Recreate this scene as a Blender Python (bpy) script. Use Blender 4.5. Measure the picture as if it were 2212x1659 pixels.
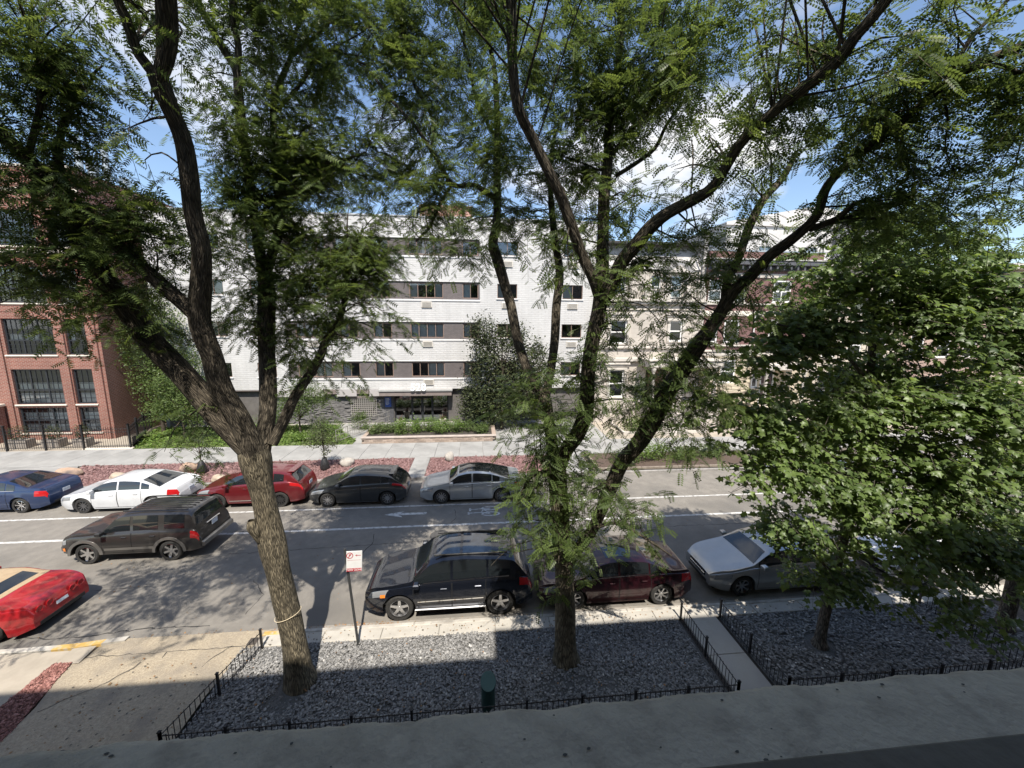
import bpy, bmesh, math, random
import numpy as np
from mathutils import Vector, Matrix
R = math.radians
for o in list(bpy.data.objects): bpy.data.objects.remove(o)
sc = bpy.context.scene
col = sc.collection

# ------------------------------------------------------------------ camera
CAM_H = 8.4
PSI, TH, RO = R(5.421), R(9.108), R(0.453)
FPX = 1540.3 * 2212 / 4096          # focal length in pixels of a 2212 px wide picture
_f = np.array([math.sin(PSI)*math.cos(TH), math.cos(PSI)*math.cos(TH), -math.sin(TH)])
_r0 = np.array([math.cos(PSI), -math.sin(PSI), 0]); _u0 = np.cross(_r0, _f)
_r = math.cos(RO)*_r0 + math.sin(RO)*_u0; _u = -math.sin(RO)*_r0 + math.cos(RO)*_u0
cd = bpy.data.cameras.new('camera'); cam = bpy.data.objects.new('camera', cd); col.objects.link(cam)
cd.sensor_width = 36; cd.lens = 36*1540.3/4096; cd.clip_start = 0.05; cd.clip_end = 3000
cam.matrix_world = Matrix(((_r[0], _u[0], -_f[0], 0), (_r[1], _u[1], -_f[1], 0), (_r[2], _u[2], -_f[2], CAM_H), (0, 0, 0, 1)))
sc.camera = cam
def at(px, py, Y):
    """world point at distance Y across the street, seen at a place in the photograph"""
    d = _r*(px-1106)/FPX - _u*(py-829.5)/FPX + _f
    t = Y/d[1]
    return np.array([d[0]*t, Y, CAM_H + d[2]*t])

# ------------------------------------------------------------------ light
SUN_EL, SUN_AZ = R(58.0), R(4.0)     # sun stands behind the camera, a little to the right
w = bpy.data.worlds.new('World'); sc.world = w; w.use_nodes = True
nt = w.node_tree; N = nt.nodes; L = nt.links
for n in list(N): N.remove(n)
out = N.new('ShaderNodeOutputWorld'); bg = N.new('ShaderNodeBackground'); bg.inputs[1].default_value = 0.115
sky = N.new('ShaderNodeTexSky'); sky.sky_type = 'NISHITA'; sky.sun_disc = False
sky.sun_elevation = SUN_EL; sky.sun_rotation = math.pi - SUN_AZ; sky.air_density = 1.0; sky.dust_density = 0.6; sky.ozone_density = 1.2
tc = N.new('ShaderNodeTexCoord'); sep = N.new('ShaderNodeSeparateXYZ'); L.new(tc.outputs['Generated'], sep.inputs[0])
def wm(op, a, b=None):
    n = N.new('ShaderNodeMath'); n.operation = op
    for i, v in enumerate((a, b)):
        if v is None: continue
        if isinstance(v, (int, float)): n.inputs[i].default_value = v
        else: L.new(v, n.inputs[i])
    return n.outputs[0]
zz = wm('ADD', wm('MAXIMUM', sep.outputs[2], 0.0), 0.22)
cmb = N.new('ShaderNodeCombineXYZ'); L.new(wm('DIVIDE', sep.outputs[0], zz), cmb.inputs[0]); L.new(wm('DIVIDE', sep.outputs[1], zz), cmb.inputs[1]); cmb.inputs[2].default_value = 3.7
cn = N.new('ShaderNodeTexNoise'); cn.inputs['Scale'].default_value = 1.05; cn.inputs['Detail'].default_value = 7; cn.inputs['Roughness'].default_value = 0.56
L.new(cmb.outputs[0], cn.inputs['Vector'])
cr = N.new('ShaderNodeValToRGB'); cr.color_ramp.elements[0].position = 0.515; cr.color_ramp.elements[1].position = 0.665
L.new(cn.outputs[0], cr.inputs[0])
mx = N.new('ShaderNodeMix'); mx.data_type = 'RGBA'; L.new(cr.outputs[0], mx.inputs[0])
L.new(sky.outputs[0], mx.inputs[6]); mx.inputs[7].default_value = (5.2, 5.2, 5.25, 1)
L.new(mx.outputs[2], bg.inputs[0]); L.new(bg.outputs[0], out.inputs[0])
sl = bpy.data.lights.new('sun', 'SUN'); sl.energy = 4.3; sl.angle = R(0.53); sl.color = (1, .94, .85)
so = bpy.data.objects.new('sun', sl); col.objects.link(so); so.location = (0, 0, 60)
_sd = Vector((math.sin(SUN_AZ)*math.cos(SUN_EL), -math.cos(SUN_AZ)*math.cos(SUN_EL), math.sin(SUN_EL)))
so.rotation_euler = _sd.to_track_quat('Z', 'Y').to_euler()
sc.view_settings.view_transform = 'Standard'; sc.view_settings.look = 'None'
sc.view_settings.exposure = 0.88; sc.view_settings.gamma = 1; sc.view_settings.use_curve_mapping = False
sc.render.engine = 'CYCLES'
sc.cycles.max_bounces = 6; sc.cycles.transparent_max_bounces = 6; sc.cycles.diffuse_bounces = 3; sc.cycles.glossy_bounces = 3; sc.cycles.transmission_bounces = 4
sc.cycles.sample_clamp_indirect = 6; sc.cycles.caustics_reflective = False; sc.cycles.caustics_refractive = False

# ------------------------------------------------------------------ materials
MATS = {}
def mat(name, c=(.5, .5, .5), rough=.7, metal=0, c2=None, scale=6, bump=0, bscale=None, coat=0, spec=.5, detail=4, stretch=None, contrast=(.35, .65), coords='Object', third=None, tscale=1.0):
    if name in MATS: return MATS[name]
    m = bpy.data.materials.new(name); m.use_nodes = True; MATS[name] = m
    t = m.node_tree; b = t.nodes['Principled BSDF']
    b.inputs['Base Color'].default_value = (*c, 1); b.inputs['Roughness'].default_value = rough; b.inputs['Metallic'].default_value = metal
    b.inputs['Specular IOR Level'].default_value = spec
    if coat: b.inputs['Coat Weight'].default_value = coat; b.inputs['Coat Roughness'].default_value = .04
    if c2 is not None or bump:
        tcn = t.nodes.new('ShaderNodeTexCoord'); src = tcn.outputs[coords]
        if stretch:
            mp = t.nodes.new('ShaderNodeMapping'); mp.inputs['Scale'].default_value = stretch; t.links.new(src, mp.inputs[0]); src = mp.outputs[0]
    if c2 is not None:
        nz = t.nodes.new('ShaderNodeTexNoise'); nz.inputs['Scale'].default_value = scale; nz.inputs['Detail'].default_value = detail; nz.inputs['Roughness'].default_value = .65
        t.links.new(src, nz.inputs['Vector'])
        rp = t.nodes.new('ShaderNodeValToRGB'); rp.color_ramp.elements[0].position = contrast[0]; rp.color_ramp.elements[1].position = contrast[1]
        rp.color_ramp.elements[0].color = (*c, 1); rp.color_ramp.elements[1].color = (*c2, 1)
        t.links.new(nz.outputs[0], rp.inputs[0]); last = rp.outputs[0]
        if third:
            n2 = t.nodes.new('ShaderNodeTexNoise'); n2.inputs['Scale'].default_value = tscale; n2.inputs['Detail'].default_value = 5
            t.links.new(src, n2.inputs['Vector'])
            r2 = t.nodes.new('ShaderNodeValToRGB'); r2.color_ramp.elements[0].position = .48; r2.color_ramp.elements[1].position = .66
            t.links.new(n2.outputs[0], r2.inputs[0])
            mm = t.nodes.new('ShaderNodeMix'); mm.data_type = 'RGBA'; t.links.new(r2.outputs[0], mm.inputs[0]); t.links.new(last, mm.inputs[6]); mm.inputs[7].default_value = (*third, 1)
            last = mm.outputs[2]
        t.links.new(last, b.inputs['Base Color'])
    if bump:
        bz = t.nodes.new('ShaderNodeTexNoise'); bz.inputs['Scale'].default_value = bscale or scale*4; bz.inputs['Detail'].default_value = 5
        t.links.new(src, bz.inputs['Vector'])
        bp = t.nodes.new('ShaderNodeBump'); bp.inputs['Strength'].default_value = bump; bp.inputs['Distance'].default_value = .03
        t.links.new(bz.outputs[0], bp.inputs['Height']); t.links.new(bp.outputs[0], b.inputs['Normal'])
    return m
def brick_mat(name, c1, c2, mortar, bw=.21, bh=.072, ms=.010, bump=.5, dirt=(.6, 1.0), streak=(1,1,.3)):
    if name in MATS: return MATS[name]
    m = bpy.data.materials.new(name); m.use_nodes = True; MATS[name] = m
    t = m.node_tree; b = t.nodes['Principled BSDF']; b.inputs['Roughness'].default_value = .85
    tcn = t.nodes.new('ShaderNodeTexCoord'); sp = t.nodes.new('ShaderNodeSeparateXYZ'); t.links.new(tcn.outputs['Object'], sp.inputs[0])
    ad = t.nodes.new('ShaderNodeMath'); ad.operation = 'ADD'; t.links.new(sp.outputs[0], ad.inputs[0]); t.links.new(sp.outputs[1], ad.inputs[1])
    cb = t.nodes.new('ShaderNodeCombineXYZ'); t.links.new(ad.outputs[0], cb.inputs[0]); t.links.new(sp.outputs[2], cb.inputs[1])
    bk = t.nodes.new('ShaderNodeTexBrick'); bk.inputs['Scale'].default_value = 1; bk.inputs['Brick Width'].default_value = bw; bk.inputs['Row Height'].default_value = bh
    bk.inputs['Mortar Size'].default_value = ms; bk.inputs['Mortar Smooth'].default_value = .1; bk.inputs['Bias'].default_value = 0
    bk.inputs['Color1'].default_value = (*c1, 1); bk.inputs['Color2'].default_value = (*c2, 1); bk.inputs['Mortar'].default_value = (*mortar, 1)
    t.links.new(cb.outputs[0], bk.inputs['Vector'])
    nz = t.nodes.new('ShaderNodeTexNoise'); nz.inputs['Scale'].default_value = 1.1; nz.inputs['Detail'].default_value = 8; smp = t.nodes.new('ShaderNodeMapping'); smp.inputs['Scale'].default_value = streak; t.links.new(tcn.outputs['Object'], smp.inputs[0]); t.links.new(smp.outputs[0], nz.inputs['Vector'])
    mr = t.nodes.new('ShaderNodeMapRange'); mr.inputs[1].default_value = .3; mr.inputs[2].default_value = .7; mr.inputs[3].default_value = dirt[0]; mr.inputs[4].default_value = dirt[1]
    t.links.new(nz.outputs[0], mr.inputs[0])
    ml = t.nodes.new('ShaderNodeMix'); ml.data_type = 'RGBA'; ml.blend_type = 'MULTIPLY'; ml.inputs[0].default_value = 1
    t.links.new(bk.outputs[0], ml.inputs[6]); t.links.new(mr.outputs[0], ml.inputs[7]); t.links.new(ml.outputs[2], b.inputs['Base Color'])
    n3 = t.nodes.new('ShaderNodeTexNoise'); n3.inputs['Scale'].default_value = 9; t.links.new(cb.outputs[0], n3.inputs['Vector'])
    sb = t.nodes.new('ShaderNodeMath'); sb.operation = 'SUBTRACT'; t.links.new(n3.outputs[0], sb.inputs[0]); t.links.new(bk.outputs['Fac'], sb.inputs[1])
    bp = t.nodes.new('ShaderNodeBump'); bp.inputs['Strength'].default_value = bump; bp.inputs['Distance'].default_value = .012
    t.links.new(sb.outputs[0], bp.inputs['Height']); t.links.new(bp.outputs[0], b.inputs['Normal'])
    return m
def glass_mat(name, tint=(.55, .6, .6), refl=.35):
    if name in MATS: return MATS[name]
    m = bpy.data.materials.new(name); m.use_nodes = True; MATS[name] = m
    t = m.node_tree; t.nodes.remove(t.nodes['Principled BSDF']); o = t.nodes['Material Output']
    tr = t.nodes.new('ShaderNodeBsdfTransparent'); tr.inputs[0].default_value = (*tint, 1)
    gl = t.nodes.new('ShaderNodeBsdfGlossy'); gl.inputs['Roughness'].default_value = .02; gl.inputs[0].default_value = (.9, .95, 1, 1)
    fr = t.nodes.new('ShaderNodeFresnel'); fr.inputs[0].default_value = 1.5
    ad = t.nodes.new('ShaderNodeMath'); ad.operation = 'ADD'; ad.inputs[1].default_value = refl*.4; t.links.new(fr.outputs[0], ad.inputs[0])
    ms = t.nodes.new('ShaderNodeMixShader'); t.links.new(ad.outputs[0], ms.inputs[0]); t.links.new(tr.outputs[0], ms.inputs[1]); t.links.new(gl.outputs[0], ms.inputs[2])
    t.links.new(ms.outputs[0], o.inputs[0]); return m
def leaf_mat(name, c1, c2, trans=.35, gloss=.25):
    if name in MATS: return MATS[name]
    m = bpy.data.materials.new(name); m.use_nodes = True; MATS[name] = m
    t = m.node_tree; b = t.nodes['Principled BSDF']; o = t.nodes['Material Output']
    a = t.nodes.new('ShaderNodeAttribute'); a.attribute_name = 'tint'
    rp = t.nodes.new('ShaderNodeValToRGB'); rp.color_ramp.elements[0].color = (*c1, 1); rp.color_ramp.elements[1].color = (*c2, 1)
    t.links.new(a.outputs['Fac'], rp.inputs[0]); t.links.new(rp.outputs[0], b.inputs['Base Color'])
    b.inputs['Roughness'].default_value = .42; b.inputs['Specular IOR Level'].default_value = gloss
    tl = t.nodes.new('ShaderNodeBsdfTranslucent')
    hs = t.nodes.new('ShaderNodeHueSaturation'); hs.inputs['Hue'].default_value = .48; hs.inputs['Saturation'].default_value = 1.15; hs.inputs['Value'].default_value = 1.5
    t.links.new(rp.outputs[0], hs.inputs['Color']); t.links.new(hs.outputs[0], tl.inputs[0])
    ms = t.nodes.new('ShaderNodeMixShader'); ms.inputs[0].default_value = trans
    t.links.new(b.outputs[0], ms.inputs[1]); t.links.new(tl.outputs[0], ms.inputs[2]); t.links.new(ms.outputs[0], o.inputs[0]); return m

# ------------------------------------------------------------------ mesh helpers
class MB:
    def __init__(s): s.v = []; s.f = []
    def add(s, vs, fs):
        n = len(s.v); s.v += [tuple(map(float, p)) for p in vs]; s.f += [tuple(i+n for i in q) for q in fs]; return s
    def box(s, x0, x1, y0, y1, z0, z1):
        return s.add([(x0,y0,z0),(x1,y0,z0),(x1,y1,z0),(x0,y1,z0),(x0,y0,z1),(x1,y0,z1),(x1,y1,z1),(x0,y1,z1)],
                     [(0,3,2,1),(4,5,6,7),(0,1,5,4),(1,2,6,5),(2,3,7,6),(3,0,4,7)])
    def cbox(s, x0, x1, y0, y1, z0, z1, b=.01):
        """box with chamfered edges all round"""
        vs = []
        for (z, e) in ((z0, b), (z0+b, 0), (z1-b, 0), (z1, b)):
            vs += [(x0+e,y0+e,z),(x1-e,y0+e,z),(x1-e,y1-e,z),(x0+e,y1-e,z)]
        fs = [(3,2,1,0),(12,13,14,15)]
        for k in range(3):
            for i in range(4): fs.append((k*4+i, k*4+(i+1)%4, k*4+4+(i+1)%4, k*4+4+i))
        return s.add(vs, fs)
    def cyl(s, p, q, r0, r1=None, n=10, cap=True):
        p = Vector(p); q = Vector(q); r1 = r0 if r1 is None else r1
        d = (q-p).normalized(); a = d.orthogonal().normalized(); b = d.cross(a)
        vs = []
        for c, r in ((p, r0), (q, r1)):
            for i in range(n):
                t = 2*math.pi*i/n; vs.append(tuple(c + a*(r*math.cos(t)) + b*(r*math.sin(t))))
        fs = [(i, (i+1)%n, n+(i+1)%n, n+i) for i in range(n)]
        if cap: fs += [tuple(range(n-1, -1, -1)), tuple(range(n, 2*n))]
        return s.add(vs, fs)
    def lathe(s, prof, n=20, c=(0,0,0), axis='z'):
        vs = []
        for (r, h) in prof:
            for i in range(n):
                t = 2*math.pi*i/n
                if axis == 'z': vs.append((c[0]+r*math.cos(t), c[1]+r*math.sin(t), c[2]+h))
                else: vs.append((c[0]+r*math.cos(t), c[1]+h, c[2]+r*math.sin(t)))
        fs = []
        for k in range(len(prof)-1):
            for i in range(n): 
                q = (k*n+i, k*n+(i+1)%n, (k+1)*n+(i+1)%n, (k+1)*n+i)
                fs.append(q if axis == 'z' else q[::-1])
        return s.add(vs, fs)
    def prism(s, poly, y0, y1):
        """poly in x,z; extruded along y"""
        n = len(poly)
        s.add([(x, y0, z) for x, z in poly] + [(x, y1, z) for x, z in poly],
              [tuple(range(n)), tuple(range(2*n-1, n-1, -1))] + [(i, n+i, n+(i+1)%n, (i+1)%n) for i in range(n)]); return s
    def flat(s, poly, z):
        return s.add([(x, y, z) for x, y in poly], [tuple(range(len(poly)))])
    def mesh(s, name, m=None, off=(0,0,0), smooth=False, sharp=None):
        me = bpy.data.meshes.new(name)
        me.from_pydata([(x-off[0], y-off[1], z-off[2]) for x, y, z in s.v], [], s.f)
        if m: me.materials.append(m)
        if smooth:
            me.polygons.foreach_set('use_smooth', [True]*len(me.polygons))
            if sharp: me.set_sharp_from_angle(angle=R(sharp))
        me.update(); return me
    def build(s, name, m, parent=None, off=(0,0,0), smooth=False, sharp=None, **kw):
        return put(name, s.mesh(name, m, off, smooth, sharp), parent, **kw)
def put(name, me, parent=None, loc=(0,0,0), rot=(0,0,0), scale=None, label=None, cat=None, group=None, kind=None):
    o = bpy.data.objects.new(name, me); col.objects.link(o); o.location = loc; o.rotation_euler = rot
    if scale: o.scale = scale
    if parent: o.parent = parent
    for k, v in (('label', label), ('category', cat), ('group', group), ('kind', kind)):
        if v: o[k] = v
    return o
def thing(name, label, cat, loc=(0,0,0), rotz=0, group=None):
    return put(name, None, None, loc, (0,0,rotz), label=label, cat=cat, group=group)
def copy_tree(o, parent=None):
    c = o.copy(); col.objects.link(c)
    if parent: c.parent = parent
    for ch in list(o.children): copy_tree(ch, c)
    return c
def npmesh(name, V, F, m, tint=None, smooth=False):
    """triangle / quad mesh from arrays; F is (n,k)"""
    me = bpy.data.meshes.new(name); V = np.asarray(V, np.float32); F = np.asarray(F, np.int32)
    me.vertices.add(len(V)); me.vertices.foreach_set('co', V.ravel())
    me.loops.add(F.size); me.loops.foreach_set('vertex_index', F.ravel())
    me.polygons.add(len(F)); me.polygons.foreach_set('loop_start', np.arange(0, F.size, F.shape[1], dtype=np.int32))
    me.polygons.foreach_set('loop_total', np.full(len(F), F.shape[1], np.int32))
    if smooth: me.polygons.foreach_set('use_smooth', np.ones(len(F), bool))
    me.materials.append(m)
    if tint is not None:
        a = me.attributes.new('tint', 'FLOAT', 'POINT'); a.data.foreach_set('value', np.asarray(tint, np.float32))
    me.update(calc_edges=True); return me
rng = np.random.default_rng(7); random.seed(7)
def text_mesh(s, size, depth, bold=0.0):
    cu = bpy.data.curves.new('t', 'FONT'); cu.body = s; cu.size = size; cu.extrude = depth; cu.offset = bold; cu.align_x = 'CENTER'; cu.align_y = 'CENTER'
    o = bpy.data.objects.new('t', cu); me = bpy.data.meshes.new_from_object(o); bpy.data.objects.remove(o); bpy.data.curves.remove(cu); return me
# ================================================================== setting: ground, road, pavements
M_asph = mat('asphalt', (.178,.163,.142), .9, c2=(.235,.215,.186), scale=2.2, bump=.6, bscale=120, detail=12, third=(.15,.139,.123), tscale=.35)
M_conc = mat('concrete', (.36,.335,.29), .85, c2=(.46,.43,.375), scale=1.6, bump=.12, bscale=60, detail=8, third=(.34,.32,.29), tscale=.8)
M_conc_far = mat('concrete_far', (.25,.245,.232), .85, c2=(.325,.318,.302), scale=1.1, bump=.1, bscale=50, detail=8, third=(.205,.20,.19), tscale=.6)
M_kerb = mat('kerb_concrete', (.37,.345,.30), .85, c2=(.47,.44,.39), scale=3, bump=.2, bscale=60, detail=8, third=(.27,.25,.22), tscale=1.7)
M_dirtconc = mat('gutter_concrete', (.21,.19,.165), .9, c2=(.30,.275,.24), scale=3, bump=.3, bscale=60, detail=8)
M_agg = mat('aggregate_concrete', (.28,.23,.165), .9, c2=(.41,.345,.25), scale=22, bump=.6, bscale=55, detail=5, third=(.24,.205,.16), tscale=1.2)
M_soil = mat('soil', (.035,.03,.026), .95, c2=(.07,.058,.048), scale=7, bump=.5)
M_white = mat('road_paint', (.46,.45,.43), .8, c2=(.60,.59,.565), scale=5, bump=.1, third=(.25,.24,.225), tscale=7)
M_yellow = mat('kerb_yellow', (.40,.25,.065), .8, c2=(.48,.32,.10), scale=5, third=(.42,.36,.26), tscale=9)
M_crack = mat('crack_filler', (.035,.033,.031), .9)
M_tan = mat('tan_concrete', (.30,.262,.208), .85, c2=(.365,.318,.255), scale=2, bump=.1, bscale=40)
M_iron = mat('black_iron', (.012,.012,.014), .45, metal=.2, c2=(.022,.02,.02), scale=20)
M_slate = leaf_mat  # placeholder, replaced below

def attr_mat(name, stops, rough=.8, spec=.4):
    if name in MATS: return MATS[name]
    m = bpy.data.materials.new(name); m.use_nodes = True; MATS[name] = m; t = m.node_tree; b = t.nodes['Principled BSDF']
    a = t.nodes.new('ShaderNodeAttribute'); a.attribute_name = 'tint'; rp = t.nodes.new('ShaderNodeValToRGB')
    el = rp.color_ramp.elements
    while len(el) < len(stops): el.new(.5)
    for e, (p, c) in zip(el, stops): e.position = p; e.color = (*c, 1)
    t.links.new(a.outputs['Fac'], rp.inputs[0]); t.links.new(rp.outputs[0], b.inputs['Base Color'])
    b.inputs['Roughness'].default_value = rough; b.inputs['Specular IOR Level'].default_value = spec; return m

def sheet(name, poly, z, m, **kw):
    return MB().flat(poly, z).build(name, m, kind='structure', **kw)
def rect(x0, x1, y0, y1): return [(x0,y0),(x1,y0),(x1,y1),(x0,y1)]
sheet('ground', rect(-900, 900, -300, 1500), -.08, mat('earth', (.10,.10,.07), .95, c2=(.14,.13,.09), scale=.05))
road = sheet('road', rect(-160, 160, 9.6, 20.05), 0, M_asph)
# near side: verge base, gutter, kerb, pavement slabs
sheet('verge', rect(-6.0, 60, -.25, 9.64), .06, M_soil)
sheet('gutter', rect(-5.7, 60, 9.74, 9.98), .004, M_dirtconc)
near_pave = sheet('pavement', rect(-5.75, 40, 9.26, 9.64), .085, M_dirtconc)
slab_me = MB().cbox(0, 1.515, 0, .375, 0, .055, .012).mesh('slab', M_conc)
for i in range(16):
    put('slab', slab_me, near_pave, (-5.62+i*1.527, 9.268, .068+random.uniform(-.004,.004)), (0,0,random.uniform(-.003,.003)))
kerb = put('kerb', MB().box(-5.7, 40, 9.66, 9.74, -.05, .10).mesh('kerb', M_kerb), kind='structure')
kerb_me = MB().cbox(0, 3.04, 0, .125, -.05, .128, .022).mesh('kerb_stone', M_kerb); kerb_y = MB().cbox(0, .9, 0, .13, -.05, .124, .022).mesh('kerb_stone', M_yellow)
put('kerb_stone', kerb_y, kerb, (-5.72, 9.652, 0), label='yellow painted kerb stone')
for i in range(11): put('kerb_stone', kerb_me, kerb, (-4.8+i*3.05, 9.65, random.uniform(-.004,.004)))
# driveway on the left with its dropped apron
drive = MB()
ys = [-.25, 2, 4, 6, 8, 9.0, 9.45, 9.95]; zs = [.125,.125,.125,.125,.122,.10,.055,.012]
xl = [-9.25,-9.2,-9.2,-9.25,-9.5,-9.85,-10.0,-9.7]; xr = [-6.05]*5 + [-5.95,-5.75,-5.6]
for k in range(8): drive.v += [(xl[k],ys[k],zs[k]), (xl[k]*.5+xr[k]*.5,ys[k],zs[k]), (xr[k],ys[k],zs[k])]
for k in range(7):
    for j in range(2): drive.f.append((k*3+j, k*3+j+1, k*3+4+j, k*3+3+j))
drive.build('driveway', M_agg, kind='structure', smooth=True)
def crack(name, pts, wd, z, m=None, parent=None):
    mb = MB(); P = [pts[0]]
    for a, b in zip(pts[:-1], pts[1:]):
        n = max(2, int(math.dist(a, b)/.12))
        for i in range(1, n+1):
            t = i/n; P.append((a[0]+(b[0]-a[0])*t+random.gauss(0,.018), a[1]+(b[1]-a[1])*t+random.gauss(0,.018)))
    for i, p in enumerate(P):
        q = P[min(i+1, len(P)-1)]; o = P[max(i-1, 0)]; d = Vector((q[0]-o[0], q[1]-o[1])); d.normalize(); nn = Vector((-d.y, d.x)); ww = wd*random.uniform(.4,1.2)/2
        mb.v += [(p[0]+nn.x*ww, p[1]+nn.y*ww, z), (p[0]-nn.x*ww, p[1]-nn.y*ww, z)]
    for i in range(len(P)-1): mb.f.append((2*i, 2*i+1, 2*i+3, 2*i+2))
    return mb.build(name, m or M_crack, parent, kind=None if parent else 'structure')
for _a, _b in (((-9.95,9.33),(-5.72,9.36)),((-9.4,7.0),(-6.08,7.02)),((-7.85,9.33),(-7.8,6.0))): crack('expansion_joint', [_a, _b], .014, .127 if _a[1] < 9.2 else .085)
for _ in range(1):
    mbg = MB()
    for _k in range(220):
        gx = random.uniform(-5.6,12) if _k < 130 else random.uniform(-9.2,-6.2); gy = random.uniform(9.29,9.62) if _k < 130 else random.uniform(6.2,8.9); gr = random.uniform(.008,.03)
        mbg.flat([(gx+gr*random.uniform(.6,1.2)*math.cos(t), gy+gr*random.uniform(.6,1.2)*math.sin(t)) for t in np.linspace(0,6.28,9)[:-1]], .1325 if _k < 130 else .1285)
    mbg.build('pavement_stain', mat('stain', (.12,.105,.085), .9), kind='structure')
crack('pavement_crack', [(-9.35,7.9),(-8.6,8.45),(-8.2,9.0)], .018, .126)
crack('pavement_crack', [(-6.75,8.5),(-6.6,9.0),(-6.3,9.4)], .016, .105)
# left of the driveway: concrete apron, kerb, mulch strip
sheet('side_pavement', rect(-40, -10.25, -.25, 9.55), .11, M_tan)
sheet('side_pavement', [(-10.26,9.14),(-9.7,9.14),(-9.75,9.66),(-10.26,9.62)], .107, M_tan)
sheet('mulch_bed', [(-10.27,-.2),(-9.05,-.2),(-9.2,6.5),(-9.45,7.6),(-9.86,9.16),(-10.27,9.16)], .118, mat('mulch_soil', (.10,.045,.038), .95, c2=(.17,.08,.066), scale=60, bump=.8, bscale=90))
lk = put('kerb', MB().cbox(-40, -11.3, 9.6, 9.74, -.05, .125, .02).mesh('kerb', M_kerb), kind='structure')
seg = [(-11.3,9.6),(-10.75,9.61),(-10.2,9.65),(-9.7,9.74),(-9.25,9.86)]
mbk = MB(); mbw = MB()
for i, (x, y) in enumerate(seg):
    hh = [.125,.125,.12,.11,.06][i]
    mbk.v += [(x,y-.02,-.05),(x,y+.13,-.05),(x,y+.13,hh),(x,y-.02,hh)]
for i in range(4):
    for j in range(4): mbk.f.append((i*4+j, i*4+(j+1)%4, i*4+4+(j+1)%4, i*4+4+j))
mbk.f.append((16,17,18,19)); ke = mbk.build('kerb_end', M_kerb, lk, label='curved kerb end by the driveway, its middle painted yellow'); ke.data.materials.append(M_yellow)
for i, p in enumerate(ke.data.polygons): p.material_index = 1 if 6 <= i < 12 else 0
# fallen leaves and grit lying in the gutter
def chips(name, pts, size, m, flat=.5, nside=5, sizejit=.35, tilt=.35, z=None, tints=None):
    """small irregular stones or chips, one joined mesh"""
    n = len(pts); P = np.asarray(pts, float); ang = np.linspace(0, 2*np.pi, nside, endpoint=False)
    s = size*(1+sizejit*rng.normal(size=n)).clip(.45, 2.2)
    asp = rng.uniform(.55, 1, n); rot = rng.uniform(0, 2*np.pi, n)
    rad = rng.uniform(.72, 1.15, (n, nside))
    lx = rad*np.cos(ang)*s[:,None]; ly = rad*np.sin(ang)*(s*asp)[:,None]; h = s*flat*rng.uniform(.6,1.3,n)
    top = np.stack([lx*.72, ly*.72, np.broadcast_to(h[:,None], lx.shape)], -1); bot = np.stack([lx, ly, np.zeros_like(lx)], -1)
    V = np.concatenate([top, bot], 1)
    c, si = np.cos(rot)[:,None], np.sin(rot)[:,None]
    x = V[...,0]*c - V[...,1]*si; y = V[...,0]*si + V[...,1]*c; zc = V[...,2]
    tx, ty = rng.normal(0, tilt, n)[:,None], rng.normal(0, tilt, n)[:,None]
    zc = zc + x*tx + y*ty
    V = np.stack([x, y, zc], -1) + P[:,None,:]
    base = (np.arange(n)*2*nside)[:,None]
    F3 = []
    for i in range(1, nside-1): F3.append(np.concatenate([base, base+i, base+i+1], 1))
    for i in range(nside):
        j = (i+1)%nside
        F3.append(np.concatenate([base+nside+i, base+nside+j, base+j], 1)); F3.append(np.concatenate([base+nside+i, base+j, base+i], 1))
    t = rng.uniform(0, 1, n) if tints is None else tints
    return npmesh(name, V.reshape(-1,3), np.concatenate(F3), m, np.repeat(t, 2*nside))
M_litter = attr_mat('litter', [(0,(.20,.10,.04)),(.5,(.32,.17,.07)),(1,(.12,.09,.05))])
pts = [(random.choice((random.uniform(-9.2,-5.8), random.uniform(-5.6,-2.2), random.uniform(-3.6,-2.4), random.uniform(-5.6,12))), 9.80+abs(random.gauss(0,.09)), .006) for _ in range(900)]
pts += [(random.uniform(-6,5.6), random.uniform(6.9,9.2), .155) for _ in range(150)] + [(random.uniform(-9.2,-6.1), random.uniform(7,9.3), .13) for _ in range(90)] + [(random.uniform(-5.6,12), random.uniform(9.3,9.72), .131) for _ in range(150)] + [(random.uniform(-14,12), random.uniform(10,14.8), .006) for _ in range(260)]
put('leaf_litter', chips('leaf_litter', pts, .020, M_litter, flat=.15, nside=4, tilt=.2), kind='stuff', label='dry brown leaf scraps lying along the near gutter', cat='leaf litter')
M_mul = attr_mat('mulch_chip', [(0,(.13,.05,.04)),(.6,(.27,.125,.105)),(1,(.38,.20,.17))])
pts = []
while len(pts) < 3400:
    y = random.uniform(5.6, 9.15); xr_ = np.interp(y, [5.6,6.5,7.6,9.16], [-9.18,-9.2,-9.45,-9.86]); x = random.uniform(-10.26, xr_); pts.append((x, y, .115+random.uniform(0,.02)))
put('mulch', chips('mulch', pts, .026, M_mul, flat=.3, nside=4, tilt=.5), kind='stuff', label='reddish bark mulch strip beside the concrete driveway', cat='mulch')
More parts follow.
